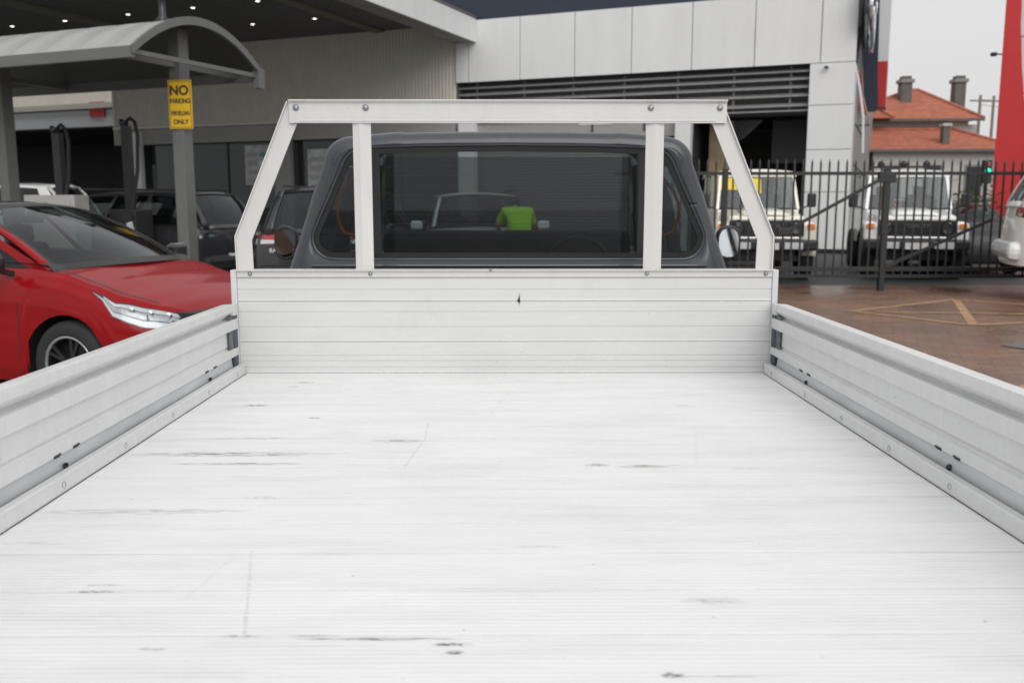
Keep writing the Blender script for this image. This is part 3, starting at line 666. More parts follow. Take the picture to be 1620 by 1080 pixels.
panel(-11.31, -10.84, 5.42, 7.3, -.02)
MB().bb(-22.1, -21.6, -16, -.1, 7.22, 7.315).build('soffit_beam', mat('olive_beam', (.2, .2, .15), .6), bld)
MB().bb(-14.4, -14.0, -16, -.1, 7.24, 7.315).build('soffit_beam', mat('olive_beam', (.2, .2, .15), .6), bld)
# right hand return wall
for j in range(6): MB().bb(1.19, 1.25, 1.2 + j * 3, 4.18 + j * 3, .1, 6.6).build('side_panel', M_post, bld)
MB().bb(-13, 1.18, 7.2, 18, 0, 9).build('rear_mass', M_dark, bld)
for j, z in enumerate((1.4, 2.6, 3.8)): MB().bb(1.26, 1.29, 1.4, 8, z, z + .05).build('side_rail', M_louv, bld)
MB().bb(1.25, 1.6, 3, 3.6, 3.9, 4.1).build('downpipe_bracket', M_louv, bld)
cmr = empty('security_camera', (8.8 + .45 * math.cos(BR) + -.08 * math.sin(-BR), 27.25 + .45 * math.sin(BR) - .12, 5.28), BR, label='small grey wall lamp high on the white corner pier, under the long joint', cat='lamp')
MB().bb(-.07, .07, -.10, 0, -.04, .05).build('body', M_galv, cmr, bevel=.01); cmr.name = 'wall_lamp'; MB().bb(-.05, .05, -.115, -.10, -.03, .03).build('lens', M_black, cmr)
def B2W(x, y, z): 
    c, s_ = math.cos(BR), math.sin(BR); return (BO[0] + x * c - y * s_, BO[1] + x * s_ + y * c, z)
# downlights
LT = [(-25.13, -5.5, 'leftmost round downlight of the front row in the canopy soffit'), (-22.74, -5.5, 'second downlight from the left in the front row, left of the olive beam'), (-20.06, -5.5, 'third downlight from the left in the front row, above the arched shelter roof'),
      (-17.49, -5.5, 'fourth downlight from the left in the front row, right of the shelter vent'), (-15.09, -5.5, 'rightmost downlight of the front row at the top picture edge'), (-17.47, -2.7, 'downlight of the back row close to the arch of the shelter'), (-15.04, -2.7, 'rightmost downlight of the back row near the white canopy beam')]
for x, y, lb in LT:
    e = empty('downlight', B2W(x, y, 7.32), BR, label=lb, cat='ceiling light', group='round downlights in the canopy soffit')
    MB().lathe([(.06, 0), (.08, 0), (.084, -.01), (.08, -.02), (.06, -.02)], (0, 0, 0), 'Z', 16).build('bezel', M_panelw, e)
    MB().lathe([(0, -.018), (.062, -.018)], (0, 0, 0), 'Z', 16).build('lamp', M_lampw, e)
# posters on the glass
def poster(x0, x1, z0, z1, label, kind):
    e = empty('poster', B2W((x0 + x1) / 2, .06, z0), BR, label=label, cat='poster'); w_ = (x1 - x0) / 2; h = z1 - z0
    MB().bb(-w_, w_, -.02, 0, 0, h).build('sheet', M_poster, e)
    rnd = random.Random(kind)
    for k in range(7):
        a = -w_ * .85 + (k % 2) * w_ * .9; zz = h * .82 - (k // 2) * h * .22
        MB().bb(a, a + w_ * .75, -.026, -.021, zz - h * .12, zz).build('printed_block', M_teal if k % 6 == 1 and kind == 1 else (M_wsign if k % 2 else M_pelmet), e)
poster(-20.2, -18.9, 2.15, 3.6, 'notice sheet with dark and teal blocks on the showroom glass left of the grey column', 1)
poster(-17.4, -15.6, 1.9, 3.4, 'large pale notice sheet on the showroom glass right of the grey column', 2)
# recess to the far left
side = empty('neighbouring_workshop', B2W(-26.6, .6, 0), BR, label='low grey workshop with a white fascia at far left behind the shelter', cat='building')
MB().bb(-22, 0, 2.0, 2.2, 5.8, 7.3).build('upper_wall', M_corr, side)
MB().bb(-22, 0.0, 1.5, 1.9, 4.75, 5.45).build('fascia', M_wsign, side)
MB().bb(-22, 0.1, 1.3, 2.0, 5.5, 5.72).build('gutter', M_trim, side)
MB().bb(-26, 6, 9.8, 10, 0, 7.3).build('back_wall', M_dark, side)
for k in range(4): MB().bb(-5.9 + k * 1.0, -4.97 + k * 1.0, 7.6, 7.7, 1.9, 3.4).build('partition_panel', M_poster, side)
MB().bb(-26, 6, 2.2, 10, 4.7, 4.8).build('ceiling', M_dark, side); MB().bb(-26, .2, 1.4, 10, 7.3, 7.4).build('roof', M_joint, side)
rs = empty('red_wall_sign', B2W(-29.85 + .35, 2.05, 5.15), BR, label='small red sign with white lettering on the white fascia at far left', cat='sign')
MB().bb(-.42, .42, -.05, 0, -.02, .62).build('board', M_redsign, rs); text('Service', 'lettering', M_white, rs, (.05, -.056, .42), (R(90), 0, 0), .2)

# emblem and blade sign on the building corner
em = empty('oval_emblem_sign', B2W(1.42, .9, 6.9), BR, label='chromed oval emblem sign seen edge-on at the corner of the white building', cat='sign')
def ellring(a, b, t, x, n=40, cy=0, cz=0):
    vs = [(x, cy + (a + s_ * t) * math.cos(2 * math.pi * k / n), cz + (b + s_ * t) * math.sin(2 * math.pi * k / n)) for s_ in (-1, 1) for k in range(n)]
    m_ = MB(); m_.add(vs, [(k, (k + 1) % n, n + (k + 1) % n, n + k) for k in range(n)], True); return m_
ellring(1.5, 1.05, .09, .12).build('outer_ring', M_chrome, em, solid=.10)
ellring(.5, .92, .08, .14).build('inner_ring', M_chrome, em, solid=.10)
ellring(1.1, .40, .08, .16, cz=.45).build('cross_ring', M_chrome, em, solid=.10)
MB().lathe([(0, .0), (1.45, .0), (1.5, -.08)], (0, 0, 0), 'X', 40).build('backing', M_rim, em).scale = (1, 1, .72)
MB().tube([(-.22, -.5, -1.5), (-.05, -.5, -2.2), (.08, -.5, -3.0), (.12, -.5, -4.0)], .035, 8).build('trim_strip', M_wsign, em)
bs = empty('blade_sign', B2W(1.52, 3.2, 4.35), BR, label='tall navy blade sign with pale and red flank beside the white building corner', cat='sign')
MB().ext([(-.36, 5.2), (.12, 5.2), (.22, 1.2), (.30, .1), (.22, 0), (-.02, 0), (-.15, .5), (-.30, 2.4)], 'Y', 0, .5).build('blade', M_navy, bs, fix=True)
MB().bb(.13, .50, .5, 1.8, 1.55, 5.2).build('pale_panel', M_panelw, bs)
MB().bb(.13, .50, .5, 1.8, .15, 1.55).build('red_panel', M_redsign, bs)
MB().ext([(-.45, 2.2), (-.36, 2.2), (-.17, .4), (.0, -.2), (-.25, .1)], 'Y', -.2, .2).build('red_stripe', M_redsign, bs, fix=True)

# ================================================================== FUEL SHELTER
sh = empty('fuel_shelter', (-4.315, 13.51, 0), BR, label='arched grey sheet-metal shelter on grey posts over the fuel pumps', cat='shelter')
# local +x along the main wall to the right, +y away. barrel runs along x
def arc(r_in=0, n=18):
    out = []
    for k in range(n + 1):
        t_ = -1 + 2 * k / n; out.append((t_ * (1.315), 3.44 + .55 * (1 - t_ * t_) + r_in))
    return out
LEN = 7.5
a1 = arc(0); a2 = arc(-.04)
nrib = 24
roof = MB()
for i in range(nrib):
    xa, xb = -LEN + LEN * i / nrib, -LEN + LEN * (i + 1) / nrib
    z_ = .004 if i % 2 else 0
    roof.grid([[(xa, y, z + z_) for y, z in a1], [(xb - .01, y, z + z_) for y, z in a1], [(xb, y, z + .004 - z_) for y, z in a1]])
roof.build('roof_sheet', M_roofs, sh, fix=True)
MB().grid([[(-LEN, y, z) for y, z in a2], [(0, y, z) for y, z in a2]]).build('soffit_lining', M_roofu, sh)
# front arch fascia
fa = MB(); of = arc(.03); inn = arc(-.08)
fa.ext(of + list(reversed(inn)), 'X', 0, .05); fa.build('arch_fascia', M_shelt, sh, fix=True)
for s in (-1, 1): MB().bb(-LEN, .0, s * 1.29 - .04, s * 1.29 + .04, 3.31, 3.455).build('eave_gutter', M_shelt, sh)
MB().bb(-.06, .06, 1.20, 1.34, 3.2, 3.5).build('gutter_end', M_shelt, sh)
for xx in (-.41, -4.0):
    MB().bb(xx - .1, xx + .1, -.1, .1, 0, 3.9).build('post', M_shelt, sh, bevel=.008)
    MB().beam((xx, -1.25, 3.40), (xx, 1.25, 3.40), .06, .08).build('cross_tie', M_shelt, sh)
MB().bb(-.05, .0, -1.25, 1.25, 3.36, 3.42).build('cross_tie', M_shelt, sh)
vt = MB(); vt.lathe([(.03, 0), (.16, 0), (.05, .12), (.05, .5), (.12, .52), (.12, .60), (.06, .62), (.06, .7), (.13, .72), (.13, .85), (.05, .87)], (-.66, 0, 3.98), 'Z', 16); vt.build('roof_vent', M_rim, sh)
ns_ = empty('no_parking_sign', (-4.23 + -.41 * .9205 - .11 * .39, 13.5 + .41 * .39 - .125, 2.5), R(-10), label='yellow no parking sign plate fixed to the right shelter post', cat='sign')
MB().bb(-.18, .18, -.012, 0, 0, .68).build('plate', M_yel, ns_, bevel=.004)
def frame_rect(x0, x1, z0, z1, t, y0, y1):
    m_ = MB(); m_.bb(x0, x1, y0, y1, z0, z0 + t); m_.bb(x0, x1, y0, y1, z1 - t, z1); m_.bb(x0, x0 + t, y0, y1, z0 + t, z1 - t); m_.bb(x1 - t, x1, y0, y1, z0 + t, z1 - t); return m_
frame_rect(-.165, .165, .015, .665, .007, -.0145, -.0125).build('border_line', M_signblk, ns_)
rt_ = (R(90), 0, 0)
text('NO', 'lettering', M_signblk, ns_, (-.01, -.0135, .53), rt_, .185, bold=.006)
text('PARKING', 'lettering', M_signblk, ns_, (0, -.0135, .385), rt_, .095, sx=.78, bold=.003)
text('REFUELLING', 'lettering', M_signblk, ns_, (0, -.0135, .215), rt_, .082, sx=.64, bold=.003)
text('ONLY', 'lettering', M_signblk, ns_, (0, -.0135, .095), rt_, .088, bold=.003)

# pumps
def pump(x, y, z0, h, label, box=True):
    e = empty('fuel_pump', (x, y, 0), R(-20), label=label, cat='fuel pump')
    MB().bb(-.26, .26, -.2, .2, 0, 1.35).build('cabinet', M_black, e, bevel=.02)
    MB().bb(-.20, .20, -.215, -.20, .95, 1.25).build('display', M_rim, e)
    MB().bb(-.07, .07, -.05, .05, 1.35, h - .1).build('mast', M_fence, e)
    MB().tube([(0, 0, h - .15), (.02, 0, h - .02), (.1, -.02, h + .02), (.2, -.03, h - .04), (.25, -.04, h - .25), (.22, -.05, h - .8), (.10, -.12, 1.2), (.02, -.22, .8), (.12, -.24, .6), (.2, -.24, 1.0)], .028, 8).build('hose', M_rubber, e)
    MB().box((.2, -.25, 1.05), (.05, .1, .2), rx=.3).build('nozzle', M_galv, e, bevel=.01)
    MB().lathe([(0, 0), (.05, 0), (.055, -.03), (0, -.04)], (0, -.07, h - .05), 'Y', 12).build('swivel', M_rim, e)
    return e
pump(-6.95, 14.6, 0, 2.62, 'black fuel pump with looped hose mast, the left one of the two')
pump(-6.0, 14.9, 0, 2.75, 'black fuel pump with gooseneck hose just right of the pale canopy column')
ac = empty('louvred_cabinet', (-6.55, 13.6, 0), R(-5), label='cream louvred metal cabinet between the fuel pumps behind the red hatchback', cat='cabinet')
MB().bb(-.38, .38, -.2, .2, 0, 1.56).build('casing', M_pelmet, ac, bevel=.01)
for k in range(4): MB().bb(-.33 + (k % 2) * .34, -.02 + (k % 2) * .34, -.215, -.2, 1.36 - (k // 2) * .13, 1.45 - (k // 2) * .13).build('louvre', M_dark if k % 2 == 0 else M_pelmet, ac)

# ================================================================== CARS
class Car:
    """lofted body: x forward, y left, z up, origin on the ground under the front axle"""
    def __init__(s, L_f, L_r, W, ztop, sill, wb, rw, rf=.55, rr=.3, ys=None, rake_f=.16, rake_r=.06, nv=12, e=2.7, arch=1.12, crease=()):
        s.W = W; s.Lf = L_f; s.Lr = L_r; s.zt = ztop; s.sill = sill; s.wb = wb; s.rw = rw; s.rf = rf; s.rr = rr; s.rkf = rake_f; s.rkr = rake_r; s.nv = nv; s.arch = rw * arch
        s.ys = ys or [(0, .95), (.18, .985), (.45, 1.), (.75, .99), (.92, .95), (1, .90)]
        s.cr = crease; pts = []
        for k in range(15): t_ = R(90 * k / 14); pts.append((L_f - rf + rf * math.cos(t_) ** (2 / e), W * math.sin(t_) ** (2 / e)))
        xs = L_f - rf; xe = L_r + rr; n = int((xs - xe) / .05)
        for k in range(1, n): pts.append((xs + (xe - xs) * k / n, W))
        for k in range(11): t_ = R(90 - 90 * k / 10); pts.append((L_r + rr - rr * math.cos(t_) ** (2 / e), W * math.sin(t_) ** (2 / e)))
        s.pl = pts
    def zb(s, X, Y):
        z = s.sill + (.05 if X > s.Lf - .3 else 0)
        if Y > s.W * .8:
            for c in (0, -s.wb):
                d = abs(X - c)
                if d < s.arch: z = max(z, s.rw + math.sqrt(s.arch ** 2 - d * d) * .98)
        return z
    def P(s, i, v, side=1, off=0.):
        """point on the body skin: i = plan index (float), v = height 0..1"""
        i = max(0, min(len(s.pl) - 1.001, i)); a = int(i); t_ = i - a
        X = lerp(s.pl[a][0], s.pl[a + 1][0], t_); Y = lerp(s.pl[a][1], s.pl[a + 1][1], t_)
        zt = interp(s.zt, X); zb = s.zb(X, Y); z = lerp(zb, zt, v); vv = (z - s.sill) / (zt - s.sill)
        k = interp(s.ys, vv)
        for (cv, ca) in s.cr:
            cv2 = cv + .06 * max(-1, min(1, -X / 2.0)); k += ca * math.exp(-abs(vv - cv2) / .045)
        wf = max(0, min(1, (X - (s.Lf - s.rf * 1.1)) / (s.rf * 1.1))); wr = max(0, min(1, ((s.Lr + s.rr) - X) / s.rr))
        X2 = X - wf * s.rkf * (vv ** 2.2) - wf * .05 * (1 - vv) ** 2 + wr * s.rkr * vv ** 2
        y = Y * k
        if off:
            nx, ny = (wf * .7 - wr * .7), .9; l_ = math.hypot(nx, ny); X2 += nx / l_ * off; y += ny / l_ * off * (Y / s.W if Y < s.W * .5 else 1)
        return Vector((X2, side * y, z))
    def idx(s, X):
        for a in range(len(s.pl) - 1):
            if s.pl[a][0] >= X >= s.pl[a + 1][0] and s.pl[a][0] != s.pl[a + 1][0]: return a + (s.pl[a][0] - X) / (s.pl[a][0] - s.pl[a + 1][0])
        return 0
    def topy(s, X): return s.P(s.idx(X), 1).y
    def body(s, mats, parent, doors=(), cowl=0, crown=.06, lower=None, lowz=0):
        """mats: body; doors: list of (x0,x1)"""
        n = len(s.pl); nv = s.nv; parts = {}
        for side in (1, -1):
            G = [[s.P(i, v / nv, side) for v in range(nv + 1)] for i in range(n)]
            for i in range(n - 1):
                xm = (s.pl[i][0] + s.pl[i + 1][0]) / 2; ym = s.pl[i][1]
                key = 'body' if not doors else ('front_wing' if xm > max(b for a, b in doors) - .01 else 'rear_quarter')
                for (a, b) in doors:
                    if a <= xm < b and ym > s.W * .8: key = ('door', a, b, side)
                for v in range(nv):
                    k2 = key
                    q = [G[i][v], G[i + 1][v], G[i + 1][v + 1], G[i][v + 1]]
                    if lower and sum(p.z for p in q) / 4 < lowz: k2 = 'cladding' if key[0] != 'door' else key
                    parts.setdefault(k2, MB()).add(q if side > 0 else list(reversed(q)), [(0, 1, 2, 3)], True)
        # top deck and bonnet
        m = 10; bm_ = MB(); dk = MB()
        for i in range(n - 1):
            A = s.P(i, 1); B_ = s.P(i + 1, 1)
            def row(p):
                r_ = []
                for k in range(m + 1):
                    t_ = -1 + 2 * k / m; cr = crown * (1 - t_ * t_) * min(1, max(0, (s.Lf - p.x) / .5)) if p.x > cowl else crown
                    r_.append((p.x, p.y * t_, p.z + cr))
                return r_
            (bm_ if B_.x > cowl - .01 else dk).grid([row(A), row(B_)], True)
        for k, mb in parts.items():
            if k in ('body', 'front_wing', 'rear_quarter'): s.bo = mb.build(k, mats, parent, weld=True)
            elif k == 'cladding': mb.build('lower_cladding', lower, parent, weld=True)
            else:
                d_ = mb.build('door', mats, parent, weld=True)
                hx = k[1] + .12; p = s.P(s.idx(hx), .78, k[3], .012)
                MB().box(p, (.17, .025, .028)).build('door_handle', mats, d_, bevel=.008)
                for xx in (k[1], k[2]):
                    st = [s.P(s.idx(xx), v / 10, k[3], .0012) for v in range(11)]; st2 = [p_ + Vector((.007, 0, 0)) for p_ in st]
                    MB().grid([st, st2], False).build('door_gap', M_black, d_)
        bm_.build('bonnet', mats, parent, weld=True); dk.build('deck', M_black, parent, weld=True)
        # underbody and arch liners
        MB().bb(s.Lr + .25, s.Lf - .25, -s.W * .70, s.W * .70, s.sill, s.sill + .45).build('underbody', M_black, parent)
        MB().bb(s.Lr + .1, s.Lf - .12, -s.W * .62, s.W * .62, s.sill + .05, s.sill + .5).build('inner_tub', M_black, parent)
        for c in (0, -s.wb):
            for sd_ in (1, -1):
                ar = [(c + s.arch * math.cos(R(a)), s.rw + s.arch * .98 * math.sin(R(a))) for a in range(-10, 191, 10)]
                MB().grid([[(x, sd_ * s.W * .985, z) for x, z in ar], [(x, sd_ * s.W * .66, z) for x, z in ar]]).build('wheel_arch', M_black, parent)
    def house(s, mp, gm, parent, WBx, WTx, RTx, RBx, zr, wr, mroof, wins, fb=.16, ft=.07, rt=.03, zf=None, black=M_black, crownr=.05):
        """greenhouse"""
        zf = zf or zr; m = 12
        bl = lambda x, o=.0: Vector((x, s.topy(x) - .012 - o, interp(s.zt, x)))
        zrr = lambda x: zr + (zf - zr) * max(0, min(1, (x - (WTx + RTx) / 2) / (WTx - (WTx + RTx) / 2 + 1e-6)))
        re = lambda x: Vector((x, wr - .03 * max(0, (RTx + .4 - x)) / .4, zrr(x) - .035 * max(0, (RTx + .5 - x) / .5) - .02 * max(0, (x - WTx + .3) / .3)))
        cz = interp(s.zt, WBx)
        def wsg(u, v, off=0):    # u -1..1 across, v 0..1 up
            b = bl(WBx); t_ = re(WTx); y = lerp(b.y, t_.y, v) * u; bx = WBx + fb * (1 - u * u); tx = WTx + ft * (1 - u * u)
            bz = b.z + .03 * (1 - u * u); tz = t_.z + crownr * (1 - u * u)
            return Vector((lerp(bx, tx, v), y, lerp(bz, tz, v) + .035 * math.sin(math.pi * v))) + Vector((.6, 0, .8)) * off
        U = [-1 + 2 * k / m for k in range(m + 1)]; V = [k / 8 for k in range(9)]
        MB().grid([[wsg(u * .93, .04 + .92 * v) for u in U] for v in V]).build('windscreen', gm, parent)
        for ua, ub, va, vb, nm in ((-1.0, -.93, 0, 1, 'windscreen_pillar'), (.93, 1.0, 0, 1, 'windscreen_pillar')):
            MB().grid([[wsg(lerp(ua, ub, k / 2), lerp(va, vb, v), .004) for k in range(3)] for v in V]).build(nm, mp if ua < 0 else black, parent, solid=.03)
        for va, vb in ((-.01, .06), (.95, 1.)):
            MB().grid([[wsg(u * .93, lerp(va, vb, k / 2), .001) for u in U] for k in range(3)]).build('windscreen_band', black, parent)
        for ua, ub in ((-.935, -.895), (.895, .935)):
            MB().grid([[wsg(lerp(ua, ub, k / 2), v, .002) for k in range(3)] for v in V]).build('windscreen_band', black, parent)
        rx = [lerp(WTx, RTx, k / 10) for k in range(11)]
        def rf_(x, u): t_ = re(x); f_ = ft * (1 - u * u) * max(0, 1 - (WTx - x) / .5) - rt * (1 - u * u) * max(0, 1 - (x - RTx) / .5); return Vector((x + f_, t_.y * u, t_.z + crownr * (1 - abs(u) ** 2.4)))
        MB().grid([[rf_(x, u) for u in U] for x in rx]).build('roof', mroof, parent, solid=.02)
        # rear glass
        def rg(u, v): b = bl(RBx); t_ = re(RTx); return Vector((lerp(RBx - .06 * (1 - u * u), RTx - rt * (1 - u * u), v) - .04 * math.sin(math.pi * v), lerp(b.y, t_.y, v) * u, lerp(b.z, t_.z + crownr * (1 - abs(u) ** 2.4), v)))
        MB().grid([[rg(u * .86, .10 + .84 * v) for u in U] for v in V]).build('rear_window', gm, parent)
        for (u0, u1, v0, v1) in ((-1, -.86, 0, 1), (.86, 1, 0, 1), (-.86, .86, 0, .10), (-.86, .86, .94, 1)):
            MB().grid([[rg(lerp(u0, u1, k / 4), lerp(v0, v1, j / 4)) for k in range(5)] for j in range(5)]).build('tailgate_frame', mp, parent, solid=.02)
        def sg(a, b, side, off=0):
            p0 = bl(lerp(WBx, RBx, a)); p1 = re(lerp(WTx, RTx, a)); p = p0.lerp(p1, b); p.y += .03 * math.sin(math.pi * b * .9) + off; p.y *= side; return p
        for side in (1, -1):
            prev = 0.0
            def patch(a0, a1, b0, b1, nm, mt, off=0, so=0):
                MB().grid([[sg(lerp(a0, a1, k / 4), lerp(b0, b1, j / 6), side, off) for k in range(5)] for j in range(7)]).build(nm, mt, parent, solid=so)
            for (a0, a1) in wins:
                patch(prev, a0, 0, 1, 'pillar', mp, 0)
                patch(a0, a1, 0, .07, 'sill_strip', black); patch(a0, a1, .93, 1, 'roof_rail', mroof)
                patch(a0, a1, .07, .93, 'side_window', gm, -.006); prev = a1
            patch(prev, 1, 0, 1, 'pillar', mp, 0)
    def wheels(s, parent, rimr, wd=.2, **k):
        for c in (0, -s.wb):
            for sd_ in (1, -1): wheel('wheel', parent, (c, sd_ * (s.W - wd / 2 - .012), s.rw), 0 if sd_ < 0 else math.pi, s.rw, wd, rimr, **k)
    def skin(s, pts_i, v0s, v1s, side, off, nv=4):
        return [[s.P(i, lerp(a, b, j / nv), side, off) for j in range(nv + 1)] for i, a, b in zip(pts_i, v0s, v1s)]
def car_mirror(parent, x, y, z, m, s):
    e = MB().box((0, 0, 0), (.10, .20, .14)).build('wing_mirror', m, parent, bevel=.035); e.location = (x, y, z)
    MB().box((-.052, 0, 0), (.004, .16, .10)).build('mirror_glass', M_chrome, e)
    MB().beam((.0, -s * .08, -.05), (.02, -s * .17, -.08), .04, .04).build('stalk', M_black, e); return e

# ---- red hatch ---------------------------------------------------------------
def red_hatch():
    e = empty('hatchback_car', (-2.765, 7.12, 0), R(-19), label='glossy red hatchback with black roof parked left of the white tray', cat='car')
    c = Car(.98, -3.20, .87, [(-3.2, .98), (-2.6, 1.02), (-1.2, .99), (-.35, .975), (-.1, .95), (.2, .87), (.5, .795), (.75, .73), (.98, .64)], .18, 2.55, .315, rf=.75, rr=.35,
            ys=[(0, .95), (.12, .985), (.40, 1.), (.62, .985), (.76, .975), (.86, .955), (.95, .90), (1, .855)], rake_f=.20, nv=30, e=2.3, arch=1.16, crease=((.70, .011), (.42, -.006)))
    c.body(M_red, e, doors=((-1.46, -.42), (-2.35, -1.46)), cowl=-.20, crown=.04)
    c.house(M_red, M_cglass, e, -.24, -1.12, -2.75, -3.10, 1.425, .60, M_blackpaint, [(.06, .36), (.39, .70), (.73, .88)], fb=.22, zf=1.40)
    c.wheels(e, .205, .20, spokes=5, mrim=M_rim, lip=M_rimlip)
    for s in (1, -1):
        car_mirror(e, -.50, s * .98, 1.02, M_blackpaint, s)
        # headlight: long tapered lens wrapping the corner
        I = [c.idx(x_) for x_ in (.21, .32, .43, .54, .64, .74, .82, .885, .93)]
        up_ = [.87, .905, .93, .945, .95, .95, .94, .93, .90]; lo_ = [.85, .82, .78, .74, .715, .70, .70, .735, .83]
        hb_ = MB().grid(c.skin(I, lo_, up_, s, .004), True).build('headlight', M_black, e, weld=True)
        lo2 = [a + .012 for a in lo_]; up2 = [a - .012 for a in up_]
        MB().grid(c.skin(I[:-1], lo2, [a + max(.0, (b - a) * .34) for a, b in zip(lo2, up2)], s, .008), True).build('running_light', mat('lamp_white', (.72, .73, .75), .25, .1, .05), hb_)
        MB().grid(c.skin(I[1:-1], [a + (b - a) * .40 for a, b in zip(lo2[1:], up2[1:])], [a + (b - a) * .76 for a, b in zip(lo2[1:], up2[1:-1])], s, .007), True).build('reflector', mat('lamp_reflector', (.45, .46, .48), .35, .5, .3, 40), hb_)
        MB().grid(c.skin(I[1:-1], [a + (b - a) * .80 for a, b in zip(lo2[1:], up2[1:])], up2[1:-1], s, .008), True).build('upper_reflector', M_galv, hb_)
        for k in (3.2, 4.4, 5.5):
            ii = I[int(k)] * (1 - k % 1) + I[int(k) + 1] * (k % 1); p = c.P(ii, .885, s, .004); n_ = (c.P(ii, .885, s, .02) - p).normalized()
            q = MB().lathe([(0, .008), (.014, .011), (.022, .006), (.026, .0)], (0, 0, 0), 'Z', 16).build('projector', M_chrome, hb_); q.location = p; q.rotation_euler = n_.to_track_quat('Z', 'Y').to_euler()
        MB().grid(c.skin(I, [a + .002 for a in lo_], [a - .002 for a in up_], s, .020), True).build('lens', M_lens, hb_)
        # bonnet shut line along the wing
        xs_ = [-.30, -.1, .1, .25, .42, .58, .70]
        a_ = [c.P(c.idx(x), 1, s, .0) + Vector((0, -s * .035, .010)) for x in xs_]; b_ = [p + Vector((0, -s * .009, .002)) for p in a_]
        MB().grid([a_, b_], False).build('shut_line', M_black, e)
        # indicator slit, sills
        MB().grid(c.skin([c.idx(x_) for x_ in (.40, .46, .52, .58, .64)], [.50, .48, .47, .47, .47], [.51, .52, .53, .54, .55], s, .004), True).build('bumper_slot', M_black, e)
        MB().grid(c.skin([c.idx(.62), c.idx(.72), c.idx(.80), c.idx(.84)], [.16] * 4, [.44, .46, .48, .5], s, .004), True).build('bumper_vent', M_black, e)
    MB().grid([[c.P(i, v, 1, .006) for v in (.05, .2, .4, .55)] for i in (6, 4, 2, 0)] + [[c.P(i, v, -1, .006) for v in (.05, .2, .4, .55)] for i in (3, 6, 9)]).build('grille', M_black, e)
    MB().grid([[c.P(i, v, 1, .007) for v in (.80, .84, .88)] for i in (9, 6, 3, 0)] + [[c.P(i, v, -1, .007) for v in (.80, .84, .88)] for i in (3, 6, 9)]).build('nose_strip', M_blackpaint, e)
    seat_b = lambda x, y: seat(e, x, y, R(-90))
    for (x, y) in ((-1.35, -.36), (-1.35, .36)): q = seat_b(x, y); q.location.z = .52
    MB().bb(-2.6, -2.2, -.6, .6, .5, 1.1).build('rear_bench', M_seat, e, bevel=.05)
    MB().bb(-.78, -.34, -.66, .66, .80, .965).build('dashboard', M_seat, e, bevel=.04)
    w_ = MB().lathe([(.18 + .014 * math.cos(a), .014 * math.sin(a)) for a in [R(45 * k) for k in range(9)]], (0, 0, 0), 'X', 26).build('steering_wheel', M_black, e); w_.location = (-.85, -.36, .98); w_.rotation_euler = (0, R(-25), 0)
    for y0, y1 in ((-.45, .25), (.15, .62)):
        MB().beam((-.19 + .0, y0, 1.0), (-.30, y1, 1.045), .012, .012).build('wiper', M_black, e)
    MB().box((-1.00, -.50, 1.375), (.05, .16, .02), ry=R(30)).build('sticker', M_white, e)
    MB().box((-1.10, 0, 1.31), (.03, .2, .06)).build('rear_view_mirror', M_black, e, bevel=.01)
    return e, c
hatch, hc = red_hatch()

